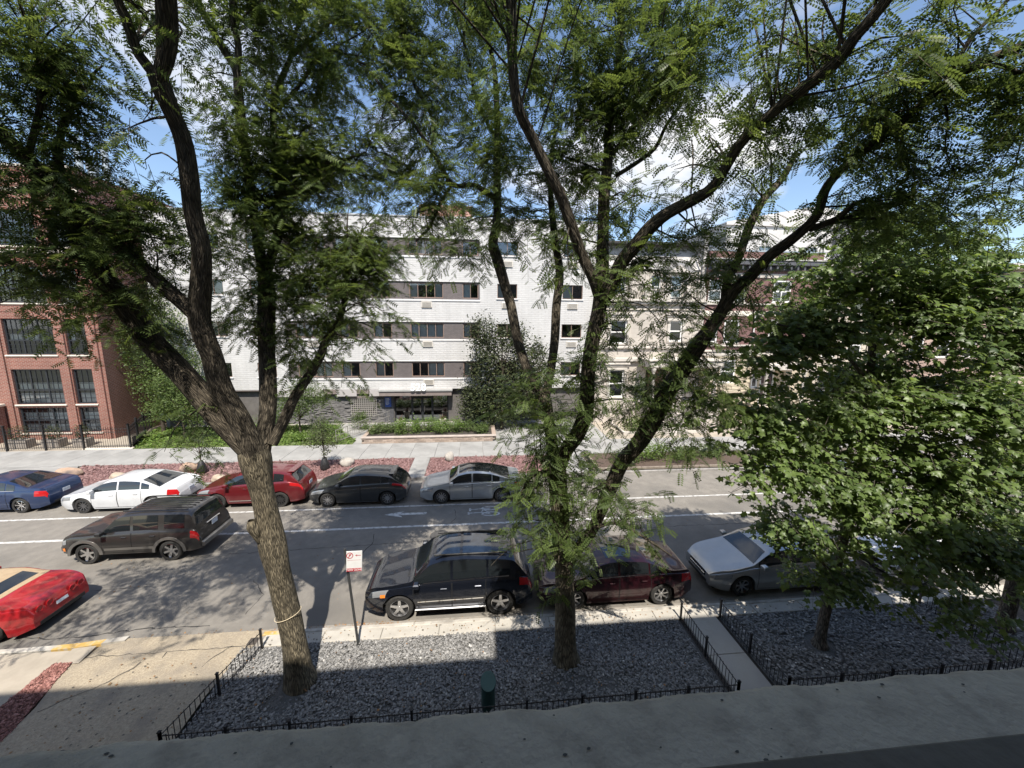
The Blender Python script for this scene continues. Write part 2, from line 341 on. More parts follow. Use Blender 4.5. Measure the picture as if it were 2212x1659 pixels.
# gravel beds under the street trees
M_slate = attr_mat('slate_chip', [(0,(.125,.122,.118)),(.6,(.25,.243,.232)),(.9,(.36,.35,.33)),(1,(.58,.56,.52))], .75)
def gravel_pts(x0, x1, y0, y1, per, avoid=()):
    n = int((x1-x0)*(y1-y0)*per); X = rng.uniform(x0, x1, n); Yy = rng.uniform(y0, y1, n); keep = np.ones(n, bool)
    for (ax, ay, rx, ry, p) in avoid: keep &= (((X-ax)/rx)**2 + ((Yy-ay)/ry)**2 > 1) | (rng.uniform(size=n) < p)
    X, Yy = X[keep], Yy[keep]
    Z = .085 + .022*np.sin(X*3.1+Yy*2.3)*np.cos(X*1.3-Yy*4.1) + rng.uniform(0, .045, len(X))
    return np.stack([X, Yy, Z], -1)
gp = gravel_pts(-6.0, 5.62, 6.1, 9.265, 1080, ((-4.16,8.19,.44,.42,0),(-4.35,7.7,.42,.28,.12),(2.17,8.28,.38,.36,.05),(2.0,7.62,.6,.3,.35),(3.0,7.55,.5,.22,.4)))
tt = rng.beta(2, 2.6, len(gp)); tt[rng.uniform(size=len(gp)) < .005] = .95
put('gravel', chips('gravel', gp, .0265, M_slate, flat=.26, nside=5, tilt=.28, tints=tt), kind='stuff', label='blue grey slate chips covering the fenced bed below the two big locust trees', cat='gravel')
gp = gravel_pts(6.95, 15.5, 5.6, 9.265, 480, ((8.97,8.12,.35,.35,0),))
tt = rng.beta(2, 2.8, len(gp)); tt[rng.uniform(size=len(gp)) < .008] = 1
put('gravel', chips('gravel', gp, .033, M_slate, flat=.24, tilt=.28, tints=tt), kind='stuff', label='blue grey slate chips covering the fenced bed below the young maple', cat='gravel')
sheet('gravel_base', rect(-6.0,5.7,5.9,9.262), .078, mat('gravel_base', (.10,.098,.094), .95, c2=(.15,.147,.14), scale=30, bump=.8))
sheet('gravel_base', rect(6.9,15.6,5.5,9.262), .078, MATS['gravel_base'])
# walk between the two fenced beds
walk = sheet('walkway', rect(5.82, 6.80, -.2, 9.27), .09, M_dirtconc)
for i in range(7): put('slab', MB().cbox(5.83, 6.79, 9.26-1.245*(i+1)+.012, 9.26-1.245*i, .06, .128, .01).mesh('slab', M_conc), walk)
# road markings
def strip(name, x0, x1, y, wd, z=.005):
    mb = MB(); xs = np.arange(x0, x1+.01, .5); 
    for x in xs: mb.v += [(x, y-wd/2+random.gauss(0,.006), z), (x, y+wd/2+random.gauss(0,.006), z)]
    for i in range(len(xs)-1): mb.f.append((2*i, 2*i+2, 2*i+3, 2*i+1))
    return mb.build(name, M_white, road)
strip('lane_line', -80, 90, 15.17, .135); strip('lane_line', -80, 90, 16.98, .11)
ar = MB().flat([(-4.05,16.24),(-3.22,15.96),(-3.36,16.16),(-2.22,16.16),(-2.22,16.34),(-3.36,16.34),(-3.22,16.52)], .005); ar.build('direction_arrow', M_white, road)
# bicycle symbol: two wheels, frame, bars
bk = MB()
def ring(cx, cy, rx, ry, t, n=26):
    vs = []; fs = []
    for i in range(n):
        a = 2*math.pi*i/n; vs += [(cx+rx*math.cos(a), cy+ry*math.sin(a), .005), (cx+(rx-t)*math.cos(a), cy+(ry-t)*math.sin(a), .005)]
    for i in range(n): j = (i+1)%n; fs.append((2*i, 2*j, 2*j+1, 2*i+1))
    bk.add(vs, fs)
def bar(a, b, t):
    d = Vector((b[0]-a[0], b[1]-a[1])).normalized(); nx, ny = -d.y*t/2, d.x*t/2
    bk.flat([(a[0]-nx,a[1]-ny),(b[0]-nx,b[1]-ny),(b[0]+nx,b[1]+ny),(a[0]+nx,a[1]+ny)], .0052)
ring(.62, 15.98, .42, .20, .09); ring(.62, 16.50, .42, .20, .09)
bar((.62,15.98),(.2,16.12),.07); bar((.2,16.12),(.3,16.42),.07); bar((.3,16.42),(.62,15.98),.07); bar((.62,16.5),(-.30,16.42),.07); bar((.2,16.12),(-.3,16.10),.07)
bar((-.30,16.28),(-.30,16.55),.09); bar((-.36,15.98),(-.36,16.2),.09); bk.build('bicycle_symbol', M_white, road, label='white painted bicycle symbol in the bike lane')
mh = MB(); mh.lathe([(0,.012),(.32,.012),(.33,.006),(.40,.006)], 28, (-1.46,14.37,0))
mh.build('manhole_cover', mat('cast_iron', (.05,.048,.045), .7, c2=(.085,.08,.075), scale=30, bump=.6, bscale=45), road)
for pts, wd in (([(-4.1,14.7),(-4.0,14.0),(-4.25,13.2),(-4.3,12.4)], .03), ([(-9,13.75),(-6,13.85),(-3.5,13.95),(-1.9,14.05)], .025), ([(-1.55,14.8),(-1.2,15.1),(-.9,15.8),(-1.0,16.5)], .02),
                ([(-2.5,13.3),(-1.6,12.9),(-.7,12.6),(.5,12.45)], .02), ([(-12.5,10.3),(-11.3,10.12),(-10.2,10.15),(-9.2,10.28),(-7.4,10.25)], .035), ([(5,14.2),(9,14.32),(14,14.3),(19,14.4)], .025), ([(-16,12.3),(-13.2,12.0),(-10.5,12.1)], .02), ([(3.2,11.9),(3.6,12.6),(3.4,13.3)], .02), ([(-7.3,12.2),(-6.6,11.4),(-6.7,10.6)], .018)):
    crack('crack', pts, wd, .003, None, road)
# far side: kerb, parkway, pavement
fk = put('kerb', MB().box(-160, 160, 20.02, 20.12, -.05, .10).mesh('kerb', M_kerb), kind='structure')
fk_me = MB().cbox(0, 3.04, 0, .15, -.05, .15, .02).mesh('kerb_stone', mat('kerb_far', (.20,.19,.175), .9, c2=(.32,.30,.28), scale=3, bump=.2, bscale=40, detail=8))
for i in range(34): put('kerb_stone', fk_me, fk, (-52+i*3.05, 19.97, random.uniform(-.005,.005)))
far_verge = sheet('far_verge', rect(-160, 160, 20.1, 60), .05, mat('far_soil', (.09,.075,.06), .95, c2=(.14,.115,.09), scale=2))
far_pave = sheet('far_pavement', rect(-160, 160, 23.15, 26.05), .085, M_dirtconc)
fs_me = MB().cbox(0, 1.505, 0, 2.86, 0, .07, .01).mesh('slab', M_conc_far)
for i in range(52): put('slab', fs_me, far_pave, (-36+i*1.518, 23.17, .068+random.uniform(-.004,.004)), (0,0,0))
path = sheet('far_walkway', rect(-3.78, -2.82, 20.12, 23.16), .09, M_dirtconc)
for k in range(2): put('slab', MB().cbox(-3.77,-2.83,20.13+k*1.52,21.64+k*1.52,.06,.135,.01).mesh('slab', M_conc_far), path)
pad = sheet('far_walkway', rect(4.75, 6.6, 20.12, 23.16), .09, M_dirtconc)
for k in range(2): put('slab', MB().cbox(4.76,6.59,20.13+k*1.52,21.64+k*1.52,.06,.135,.01).mesh('slab', M_conc_far), pad)
sheet('far_apron', [(-40,20.12),(-20.4,20.12),(-22.6,23.15),(-40,23.15)], .115, M_conc_far)
M_red = attr_mat('lava_rock', [(0,(.085,.045,.043)),(.5,(.18,.10,.095)),(1,(.29,.185,.175))])
def red_bed(x0, x1, lab, slant=False):
    n = int((x1-x0)*3.0*230); X = rng.uniform(x0, x1, n); Yy = rng.uniform(20.14, 23.13, n)
    if slant: k = X > np.interp(Yy, [20.1,23.15], [-20.3,-22.4]); X, Yy = X[k], Yy[k]
    P = np.stack([X, Yy, .075+rng.uniform(0,.04,len(X))], -1)
    put('red_gravel', chips('red_gravel', P, .060, M_red, flat=.45, nside=4, tilt=.4, tints=rng.beta(2,2,len(P))), kind='stuff', label=lab, cat='gravel')
sheet('red_bed_base', [(-20.2,20.12),(-3.8,20.12),(-3.8,23.14),(-22.4,23.14)], .086, mat('red_base', (.15,.07,.064), .95, c2=(.23,.12,.11), scale=30, bump=.6))
sheet('red_bed_base', rect(-2.8, 4.74, 20.12, 23.14), .086, MATS['red_base'])
red_bed(-22.4, -3.8, 'red lava rock verge bed left of the narrow concrete walk', True); red_bed(-2.8, 4.74, 'red lava rock verge bed right of the narrow concrete walk')
# yards behind the far pavement
sheet('entry_court', rect(-11, 9.6, 26.05, 31.6), .115, M_conc_far)
sheet('brick_house_yard', rect(-60, -22.2, 26.05, 29.2), .12, M_tan)
sheet('lawn', [(-22.1,26.06),(-8.4,26.06),(-8.4,27.0),(-11.5,31.4),(-24.5,31.4),(-24.5,29.0)], .12, mat('lawn_soil', (.07,.09,.03), .95, c2=(.13,.16,.05), scale=6))
sheet('row_yard', rect(9.6, 70, 26.05, 33), .118, M_tan)
# ================================================================== the building the photograph is taken from
nb = thing('apartment_building', 'grey stone building on the near side with a broad stained window ledge', 'building', (0,-.25,0))
M_ledge = mat('ledge_stone', (.37,.325,.25), .9, c2=(.44,.39,.305), scale=5, bump=.4, bscale=55, detail=10, third=(.31,.272,.21), tscale=13)
M_ownwall = brick_mat('own_brick', (.30,.24,.20), (.36,.29,.24), (.4,.38,.35))
mb = MB().box(-22,1.1,-12,0,0,14.05).box(1.1,30,-12,0,0,15.45); mb.build('wall', M_ownwall, nb)
mb = MB(); nx = 1000; prof = [(0,7.28),(.90,7.28),(.945,7.33),(.945,7.585),(.925,7.60),(.86,7.601),(.5,7.603),(.0,7.605)]
for i in range(nx+1):
    x = -4+9*i/nx; e0 = .0035*math.sin(x*23+1.3*math.sin(x*7))*math.sin(x*11.3)+random.gauss(0,.0007)
    for (y, z) in prof:
        mb.v.append((x, y+(e0 if y > .9 else 0), z+(e0*.5 if y > .9 else 0)))
for i in range(nx):
    for j in range(len(prof)-1): a = i*len(prof)+j; mb.f.append((a, a+1, a+1+len(prof), a+len(prof)))
mb.build('ledge', M_ledge, nb, smooth=True, sharp=40)
MB().cbox(-9,11,.0,.785,7.60,7.625,.006).build('sill_flashing', mat('sill_metal', (.085,.074,.055), .8, c2=(.115,.10,.077), scale=8, bump=.2), nb)
# the flecks of dirt lying on the ledge
mb = MB()
for _ in range(70):
    x = random.uniform(-2,3); y = random.uniform(.79,.92); r_ = random.uniform(.002,.0055); a = random.uniform(0,3)
    mb.flat([(x+r_*random.uniform(.5,1.4)*math.cos(a+t), y+r_*.6*math.sin(a+t)) for t in np.linspace(0,6.28,7)[:-1]], 7.6035)
mb.build('dirt_fleck', mat('dirt_dark', (.07,.068,.06), .9), nb, kind='stuff')

# ================================================================== windows and walls of the far side
M_glass = glass_mat('window_glass', (.86,.89,.88), .25)
M_dark_room = mat('room', (.05,.05,.05), .9)
M_blind = mat('blind', (.76,.79,.77), .8, c2=(.84,.86,.83), scale=3)
M_curt = mat('curtain', (.52,.52,.49), .9, c2=(.66,.65,.61), scale=9, stretch=(6,1,.3))
M_wframe_brown = mat('frame_brown', (.20,.135,.105), .6, c2=(.26,.18,.14), scale=10)
M_wframe_grey = mat('frame_grey', (.42,.41,.38), .5)
M_wframe_white = mat('frame_white', (.78,.77,.74), .5, c2=(.70,.69,.66), scale=4)
M_wframe_black = mat('frame_black', (.018,.02,.024), .5)
def wall_holes(name, x0, x1, z0, z1, holes, y, m, parent, off, depth=.22, thick=None):
    """front wall (facing -y) with rectangular openings and their reveals"""
    xs = sorted({x0, x1, *[h[0] for h in holes], *[h[1] for h in holes]}); zs = sorted({z0, z1, *[h[2] for h in holes], *[h[3] for h in holes]})
    xs = [x for x in xs if x0 <= x <= x1]; zs = [z for z in zs if z0 <= z <= z1]
    mb = MB()
    for i in range(len(xs)-1):
        for j in range(len(zs)-1):
            cx, cz = (xs[i]+xs[i+1])/2, (zs[j]+zs[j+1])/2
            if any(h[0] < cx < h[1] and h[2] < cz < h[3] for h in holes): continue
            mb.add([(xs[i],y,zs[j]),(xs[i+1],y,zs[j]),(xs[i+1],y,zs[j+1]),(xs[i],y,zs[j+1])], [(0,1,2,3)])
    for (a, b, c, d) in holes:
        mb.add([(a,y,c),(b,y,c),(b,y,d),(a,y,d),(a,y+depth,c),(b,y+depth,c),(b,y+depth,d),(a,y+depth,d)], [(0,4,5,1),(1,5,6,2),(2,6,7,3),(3,7,4,0)])
    return mb.build(name, m, parent, off)
def window(parent, off, x0, x1, z0, z1, y, fm, mull=(), trans=(), fw=.055, rec=.10, cover=None, sill=None, sillm=None, muntin=(0,0), mw=.018, casing=None, glass=None):
    """a framed window: frame mesh, glass pane, optional blind or curtain and sill"""
    mb = MB(); yr = y+rec
    for (a, b, c, d) in ((x0,x0+fw,z0,z1),(x1-fw,x1,z0,z1),(x0+fw,x1-fw,z0,z0+fw),(x0+fw,x1-fw,z1-fw,z1)): mb.box(a,b,yr-.02,yr+.05,c,d)
    for m_ in mull: mb.box(m_-fw*.4, m_+fw*.4, yr-.015, yr+.045, z0+fw, z1-fw)
    for t_ in trans: mb.box(x0+fw, x1-fw, yr-.012, yr+.04, t_-fw*.45, t_+fw*.45)
    nx, nz = muntin
    ed = [x0+fw, *mull, x1-fw]; ez = [z0+fw, *trans, z1-fw]
    for a, b in zip(ed[:-1], ed[1:]):
        for c, d in zip(ez[:-1], ez[1:]):
            for k in range(1, nx): xx = a+(b-a)*k/nx; mb.box(xx-mw/2, xx+mw/2, yr-.004, yr+.02, c, d)
            for k in range(1, nz): z_ = c+(d-c)*k/nz; mb.box(a, b, yr-.003, yr+.018, z_-mw/2, z_+mw/2)
    w_ = mb.build('window', fm, parent, off)
    MB().add([(x0+.01,yr+.022,z0+.01),(x1-.01,yr+.022,z0+.01),(x1-.01,yr+.022,z1-.01),(x0+.01,yr+.022,z1-.01)], [(0,1,2,3)]).build('pane', glass or M_glass, w_, off)
    for cv in (cover or ()):
        a, b, c, d, cm = cv; mb = MB(); n = max(2, int((b-a)/.07))
        for i in range(n+1):
            xx = a+(b-a)*i/n; yy = yr+.14+.02*(i%2); mb.v += [(xx,yy,c),(xx,yy,d)]
        for i in range(n): mb.f.append((2*i,2*i+2,2*i+3,2*i+1))
        mb.build('curtain', cm, w_, off, smooth=True)
    if sill: MB().cbox(x0-sill, x1+sill, y-.07, y+rec, z0-.10, z0-.002, .012).build('sill', sillm or M_wframe_white, w_, off)
    if casing:
        cw, cm, pr = casing; mb = MB()
        mb.cbox(x0-cw,x0-.002,y-pr,y+.05,z0,z1,.01); mb.cbox(x1+.002,x1+cw,y-pr,y+.05,z0,z1,.01); mb.cbox(x0-cw-.03,x1+cw+.03,y-pr-.02,y+.05,z1+.002,z1+cw,.01)
        mb.build('casing', cm, w_, off)
    return w_
def shell(parent, off, x0, x1, y0, y1, z1, m, roofm, left=True, right=True, z0=0):
    """side, back walls, roof and floor slabs behind a front wall at y0 (hollow, with a dark board painted in for indoor shade)"""
    mb = MB()
    mb.add([(x0,y0,z0),(x0,y1,z0),(x0,y1,z1),(x0,y0,z1)], [(0,3,2,1)]); mb.add([(x1,y0,z0),(x1,y1,z0),(x1,y1,z1),(x1,y0,z1)], [(0,1,2,3)])
    mb.add([(x0,y1,z0),(x1,y1,z0),(x1,y1,z1),(x0,y1,z1)], [(0,3,2,1)]); mb.build('side_wall', m, parent, off)
    MB().add([(x0,y0+.05,z1-.05),(x1,y0+.05,z1-.05),(x1,y1,z1-.05),(x0,y1,z1-.05)], [(0,1,2,3)]).build('roof', roofm, parent, off)
    MB().box(x0+.3,x1-.3,y0+1.6,y0+1.7,z0,z1-.2).build('room_shade_back', M_dark_room, parent, off)  # dark board standing in for the shade deep inside

# ------------------------------------------------------------------ white apartment block with the 528 canopy
YF = 31.5; W0, W1 = -24.0, 9.72
wb = thing('apartment_building', 'white painted brick apartment block with brown bands and a 528 canopy', 'building', (-7,YF,0)); WO = (-7,YF,0)
M_wbrick = brick_mat('white_brick', (.525,.515,.50), (.56,.55,.535), (.49,.48,.465), bw=.55, bh=.15, ms=.016, bump=.8, dirt=(.88,1.06))
M_bbrick = brick_mat('brown_brick', (.125,.108,.105), (.155,.135,.13), (.095,.08,.078), bw=.24, bh=.075, bump=.4, dirt=(.85,1.05))
M_roof = mat('roof_membrane', (.3,.3,.3), .9)
M_wtrim = mat('white_trim', (.60,.59,.575), .6, c2=(.66,.65,.63), scale=3)
bands = [(3.86,5.24),(7.00,8.37),(10.12,11.50),(13.42,14.74)]
BL, BR = -14.6, .36
wide = [(-5.15,-2.53), (-13.9,-11.3)]; nar = [(-8.0,-6.6), (-10.6,-9.2), (-1.0,.24)]
holesW = []; holesB = []
def fl(k): z0, z1 = bands[k]; return z0+.13, z1-.10
for k in range(4):
    a, b = fl(k)
    for (x0, x1) in wide+nar: holesB.append((x0, x1, a, b))
    for (x0, x1) in ((1.75,3.35),(7.05,8.72)): holesW.append((x0, x1, a+.03, b))
    for (x0, x1) in ((-16.9,-15.5),(-20.2,-18.8)): holesW.append((x0, x1, a+.03, b))
holes_all = holesW + [(BL, BR, z0, z1) for z0, z1 in bands] + [(W0, -16.2, 0, 3.0)][:0]
wall_holes('wall', W0, W1, 2.98, 16.25, holes_all, YF, M_wbrick, wb, WO, depth=.09)
for z0, z1 in bands:
    wall_holes('brown_band', BL, BR, z0, z1, [h for h in holesB if z0 < h[2] < z1], YF+.075, M_bbrick, wb, WO, depth=.14)
    MB().cbox(BL-.02, BR+.03, YF-.05, YF+.10, z0-.12, z0+.012, .012).build('sill_course', M_wtrim, wb, WO)
    MB().cbox(BL-.02, BR+.03, YF-.018, YF+.09, z1-.006, z1+.05, .008).build('lintel_course', M_wtrim, wb, WO)
random.seed(11)
for k in range(4):
    a, b = fl(k)
    for (x0, x1) in wide:
        q = (x1-x0)/4
        cov = {0: [(x0+2*q, x1-.06, a+.06, b-.05, M_blind)], 1: [(x0+.06, x1-.06, a+.06, b-.05, M_blind)], 2: [(x0+.06, x0+q, a+.06, b-.05, M_curt), (x1-q, x1-.06, a+.06, b-.05, M_curt)], 3: [(x0+1.6*q, x0+2.6*q, a+.06, b-.05, M_curt)]}[k]
        window(wb, WO, x0, x1, a, b, YF+.075, M_wframe_brown, [x0+q, x0+2*q, x0+3*q], fw=.06, rec=.06, cover=cov)
    for (x0, x1) in nar:
        m_ = (x0+x1)/2; cov = [(x0+.06, m_, a+.05, b-.05, random.choice((M_blind, M_curt)))] if random.random() < .7 else []
        window(wb, WO, x0, x1, a, b, YF+.075, M_wframe_brown, [m_], fw=.055, rec=.06, cover=cov)
    for (x0, x1) in ((1.75,3.35),(7.05,8.72),(-16.9,-15.5),(-20.2,-18.8)):
        m_ = (x0+x1)/2; cov = [(x0+.06, m_-.02, a+.08, b-.05, M_curt)] if (k+int(x0)) % 2 else []
        window(wb, WO, x0, x1, a+.03, b, YF, M_wframe_brown, [m_], fw=.05, rec=.08, cover=cov, sill=.08, sillm=M_wtrim)
# the wall air conditioners
M_ac = mat('ac_grille', (.52,.48,.42), .6, c2=(.60,.56,.50), scale=4)
def ac(x, z, w_=.80, h=.46):
    mb = MB().cbox(x-w_/2, x+w_/2, YF-.09, YF+.02, z, z+h, .015)
    o = mb.build('air_conditioner', M_ac, wb, WO)
    for i in range(4): MB().box(x-w_/2+.06, x+w_/2-.06, YF-.10, YF-.088, z+.07+i*.09, z+.115+i*.09).build('vent_slot', mat('ac_slot', (.16,.15,.13), .7), o, WO)
for z in (9.50, 6.40, 3.32): ac(-3.82, z)
for z in (12.72, 9.50, 6.40): ac(7.9, z, .85)
for z in (12.72, 9.5): ac(2.55, z, .85)
for z in (12.7, 9.45, 6.35): ac(-12.6, z)
# parapet coping, small roof box, lantern vent
MB().cbox(W0-.03, W1+.03, YF-.06, YF+.30, 16.25, 16.36, .015).build('coping', mat('coping_metal', (.45,.45,.44), .5, metal=.4), wb, WO)
shell(wb, WO, W0, W1, YF, YF+14, 16.25, M_wbrick, M_roof)
MB().box(-4.6,-.2,YF+3,YF+6,16.2,18.0).build('stair_head', brick_mat('orange_brick', (.40,.17,.11), (.46,.21,.14), (.45,.4,.36)), wb, WO)
# ground floor: stone ledge veneer, brown fascia, entry
GF = YF+.35
wall_holes('ground_wall', W0, W1, 0, 2.98, [(-6.7,-2.3,.12,2.62)], GF, mat('ground_wall', (.10,.09,.085), .9, c2=(.14,.13,.12), scale=2), wb, WO, depth=.3)
fas = mat('fascia_brown', (.19,.155,.14), .7, c2=(.23,.19,.175), scale=2); fas2 = mat('fascia_pale', (.40,.375,.365), .7)
x = -16.2; i = 0
while x < -7.0:
    wd = 1.0 if i % 2 else 1.55
    MB().box(x, x+wd-.004, YF-.03, YF+.30, 2.62 if i % 2 else 2.42, 2.985).build('fascia_panel', fas if i % 2 else fas2, wb, WO); x += wd; i += 1
MB().box(W0, -16.3, YF+.02, YF+.3, 2.9, 2.985).build('fascia_panel', fas, wb, WO)
mb = MB(); z = .1
while z < 2.45:
    h = random.uniform(.06,.13); x = -16.2
    while x < -7.6:
        l = random.uniform(.2,.6); d = random.uniform(.02,.13)
        if not (-10.15 < x+l/2 < -8.0 and .9 < z < 2.3): mb.cbox(x, x+l-.012, GF-d, GF+.02, z, z+h-.012, .008)
        x += l
    z += h
mb.build('stone_veneer', mat('ledge_stone_dark', (.13,.125,.125), .9, c2=(.22,.21,.205), scale=2.2, bump=.4, bscale=25), wb, WO, kind='stuff')
MB().box(-7.55,-6.75,GF-.12,GF+.02,.1,2.6).build('dark_pier', mat('pier_stone', (.055,.055,.06), .9, c2=(.09,.09,.095), scale=6, bump=.6, bscale=18), wb, WO)
# trellis by the stone wall
tr = MB(); M_tre = mat('trellis_wood', (.33,.31,.28), .8)
for i in range(13): tr.box(-10.1+i*.165, -10.1+i*.165+.035, GF-.20, GF-.17, .7, 2.22)
for i in range(9): tr.box(-10.12, -8.08, GF-.22, GF-.201, .75+i*.175, .75+i*.175+.035)
tr.build('trellis', M_tre, wb, WO)
MB().cbox(-10.2,-8.0,GF-.25,GF-.1,2.25,2.42,.02).build('trellis_cap', fas, wb, WO)
# canopy
can = MB().cbox(-7.75,-1.9,YF-.62,YF+.02,2.86,3.02,.02).build('canopy', mat('canopy_grey', (.30,.295,.285), .7, c2=(.36,.355,.34), scale=2), wb, WO)
MB().cbox(-7.68,-1.97,YF-.54,YF+.3,2.5,2.855,.015).build('canopy_soffit', fas, can, WO)
me = text_mesh('528', .84, .05, .007); me.materials.append(mat('numeral_white', (.90,.90,.89), .4))
put('house_number', me, can, (2.42, -.68, 3.20), (R(90),0,0), label='white numerals 528 standing on the canopy edge')
# entry glass front
mb = MB()
for x in (-6.68,-5.35,-3.62,-2.38): mb.box(x, x+.075, GF+.08, GF+.16, .12, 2.62)
mb.box(-6.68,-2.3,GF+.081,GF+.161,2.545,2.62).box(-5.275,-3.62,GF+.082,GF+.158,2.2,2.27).box(-6.6,-5.35,GF+.081,GF+.155,.12,.2).box(-3.55,-2.38,GF+.081,GF+.155,.12,.2)
ef = mb.build('entry_frame', M_wframe_black, wb, WO)
M_dglass = glass_mat('entry_glass', (.12,.12,.13), .55)
MB().add([(-6.6,GF+.12,.15),(-2.4,GF+.12,.15),(-2.4,GF+.12,2.6),(-6.6,GF+.12,2.6)], [(0,1,2,3)]).build('pane', M_dglass, ef, WO)
for (a, b) in ((-5.27,-4.46),(-4.44,-3.63)):
    d = MB().box(a,a+.08,GF+.07,GF+.15,.13,2.19).box(b-.08,b,GF+.07,GF+.15,.13,2.19).box(a+.08,b-.08,GF+.071,GF+.149,.13,.33).box(a+.08,b-.08,GF+.071,GF+.149,2.1,2.19).build('door', M_wframe_black, wb, WO)
    hx = b-.16 if a < -5 else a+.16
    MB().cyl((hx,GF+.02,.95),(hx,GF+.02,1.5),.016,n=8).build('handle', mat('steel', (.6,.6,.6), .3, metal=1), d, WO)
# blue notice
nts = MB().cbox(-7.42,-6.92,GF-.17,GF-.13,1.45,2.3,.008).build('notice_sign', mat('notice_blue', (.03,.07,.25), .5), wb, WO, label='blue notice board by the entrance')
mb = MB()
for i in range(6): mb.box(-7.36,-7.36+random.uniform(.18,.36),GF-.176,GF-.171,2.16-i*.1,2.19-i*.1)
mb.build('notice_lines', M_wtrim, nts, WO)
MB().cbox(W0,W1,GF-.25,GF+.0,.02,.12,.01).build('plinth', M_conc, wb, WO)
# roof plant of white block
# ------------------------------------------------------------------ brick loft building on the left
LY = 28.6; lb = thing('loft_building', 'red brick loft building with tall black gridded windows and pale stone sills', 'building', (-30,LY,0)); LO = (-30,LY,0)
M_rbrick = brick_mat('red_brick', (.20,.056,.038), (.265,.085,.058), (.33,.24,.195), bw=.26, bh=.092, ms=.015, bump=.5, dirt=(.78,1.05))
M_lime = mat('limestone_trim', (.62,.56,.47), .8, c2=(.70,.64,.55), scale=2)
lw = []
cols = [(-31.0,-28.02,3), (-27.3,-26.05,1), (-35.4,-32.3,3)]
floors = [(.62,2.40), (2.62,5.03), (6.0,8.38), (9.4,11.75), (13.0,15.2)]
for (a, b, n) in cols:
    for (c, d) in floors: lw.append((a, b, c, d))
wall_holes('wall', -44, -25.2, 0, 17.75, lw, LY, M_rbrick, lb, LO, depth=.25)
for (a, b, n) in cols:
    for (c, d) in floors:
        mull = [a+(b-a)*k/n for k in range(1, n)]
        tz = c+(d-c)*(.48 if c < 2 else .40)
        cov = [(a+.08, b-.08, c+.08, c+(d-c)*.30, M_blind), (a+.08, b-.08, c+(d-c)*(.5 if c < 2 else .42), c+(d-c)*(.78 if c < 2 else .60), M_blind)] if c < 6 else ([(a+.08, b-.9, c+.9, c+1.35, M_blind)] if c < 7 else [])
        window(lb, LO, a, b, c, d, LY, M_wframe_black, mull, [tz], fw=.10, rec=.14, cover=cov, sill=.10, sillm=M_lime, muntin=(3, 3), mw=.03)
for (z, h) in ((12.55,.22),(16.3,.22)): MB().cbox(-44,-25.15,LY-.06,LY+.02,z,z+h,.02).build('stone_course', M_lime, lb, LO)
for x in (-31.55,-27.72,-25.75): MB().box(x, x+.36, LY-.10, LY-.001, 0, 12.5).build('brick_pier', M_rbrick, lb, LO)
MB().cbox(-44.05,-25.15,LY-.08,LY+.35,17.75,17.9,.02).build('coping', M_lime, lb, LO)
shell(lb, LO, -44, -25.2, LY, LY+14, 17.75, M_rbrick, M_roof)
# steps and stone capped side walls left of the brick loft
MB().box(-33.6,-31.7,LY-2.2,LY-.12,0,2.55).build('stoop_wall', M_rbrick, lb, LO); MB().cbox(-33.7,-31.6,LY-2.3,LY-.11,2.55,2.72,.02).build('wall_cap', M_lime, lb, LO)
MB().box(-35.2,-33.7,LY-2.6,LY-.12,0,1.5).build('stoop_wall', M_rbrick, lb, LO); MB().cbox(-35.3,-33.705,LY-2.7,LY-.11,1.5,1.66,.02).build('wall_cap', M_lime, lb, LO)
M_galv = mat('galvanised', (.50,.54,.56), .45, metal=.7, c2=(.40,.43,.45), scale=6)
for (x, y, h, r_) in ((-26.1,30.1,2.5,.24),(-25.75,30.6,1.0,.34),(-25.7,31.6,2.7,.25),(-25.65,32.9,.9,.30)):
    mb = MB().cyl((x,y,17.7),(x,y,17.7+h),r_*.8,n=14).cyl((x,y,17.7+h-.35),(x,y,17.7+h),r_,n=14); mb.build('roof_vent', M_galv, lb, LO)
# ------------------------------------------------------------------ limestone row house
GY = 30.6; gs = thing('row_house', 'pale limestone row house with slate mansard, dormer and stone balustrade', 'house', (14,GY,0)); GO = (14,GY,0)
M_gs = brick_mat('ashlar', (.46,.415,.36), (.51,.46,.40), (.37,.33,.285), bw=.9, bh=.38, ms=.008, bump=.25, dirt=(.86,1.04))
M_gst = mat('stone_trim', (.49,.45,.395), .8, c2=(.56,.515,.455), scale=1.8, third=(.37,.34,.30), tscale=1.4)
gw = [(10.85,12.25,6.75,8.62),(15.85,16.95,6.95,8.62),(10.95,12.2,2.3,4.6),(14.1,15.9,.9,4.6)]
wall_holes('wall', 9.74, 18.75, 0, 10.1, gw, GY, M_gs, gs, GO, depth=.25)
for i, (a, b, c, d) in enumerate(gw[:3]):
    window(gs, GO, a, b, c, d, GY, M_wframe_white, [], [(c+d)/2], fw=.11, rec=.07, casing=(.2, M_gst, .10), sill=.22, sillm=M_gst, cover=[(a+.1,b-.1,(c+d)/2+.2,d-.1,M_curt)] if i == 0 else ())
    MB().cbox(a-.42,b+.42,GY-.26,GY+.02,d+.42,d+.60,.04).cbox(a-.32,b+.32,GY-.17,GY+.02,d+.26,d+.42,.03).build('window_hood', M_gst, gs, GO)
for (z, h, p) in ((10.1,.17,.34),(9.9,.2,.22),(6.35,.2,.18),(5.3,.3,.3),(9.45,.08,.1)): MB().cbox(9.73,18.8,GY-p,GY+.05,z,z+h-.004,.03).build('cornice', M_gst, gs, GO)
# bay swelling on the left
mb = MB()
bx = [(9.9,GY-.001),(10.4,GY-.42)]; 
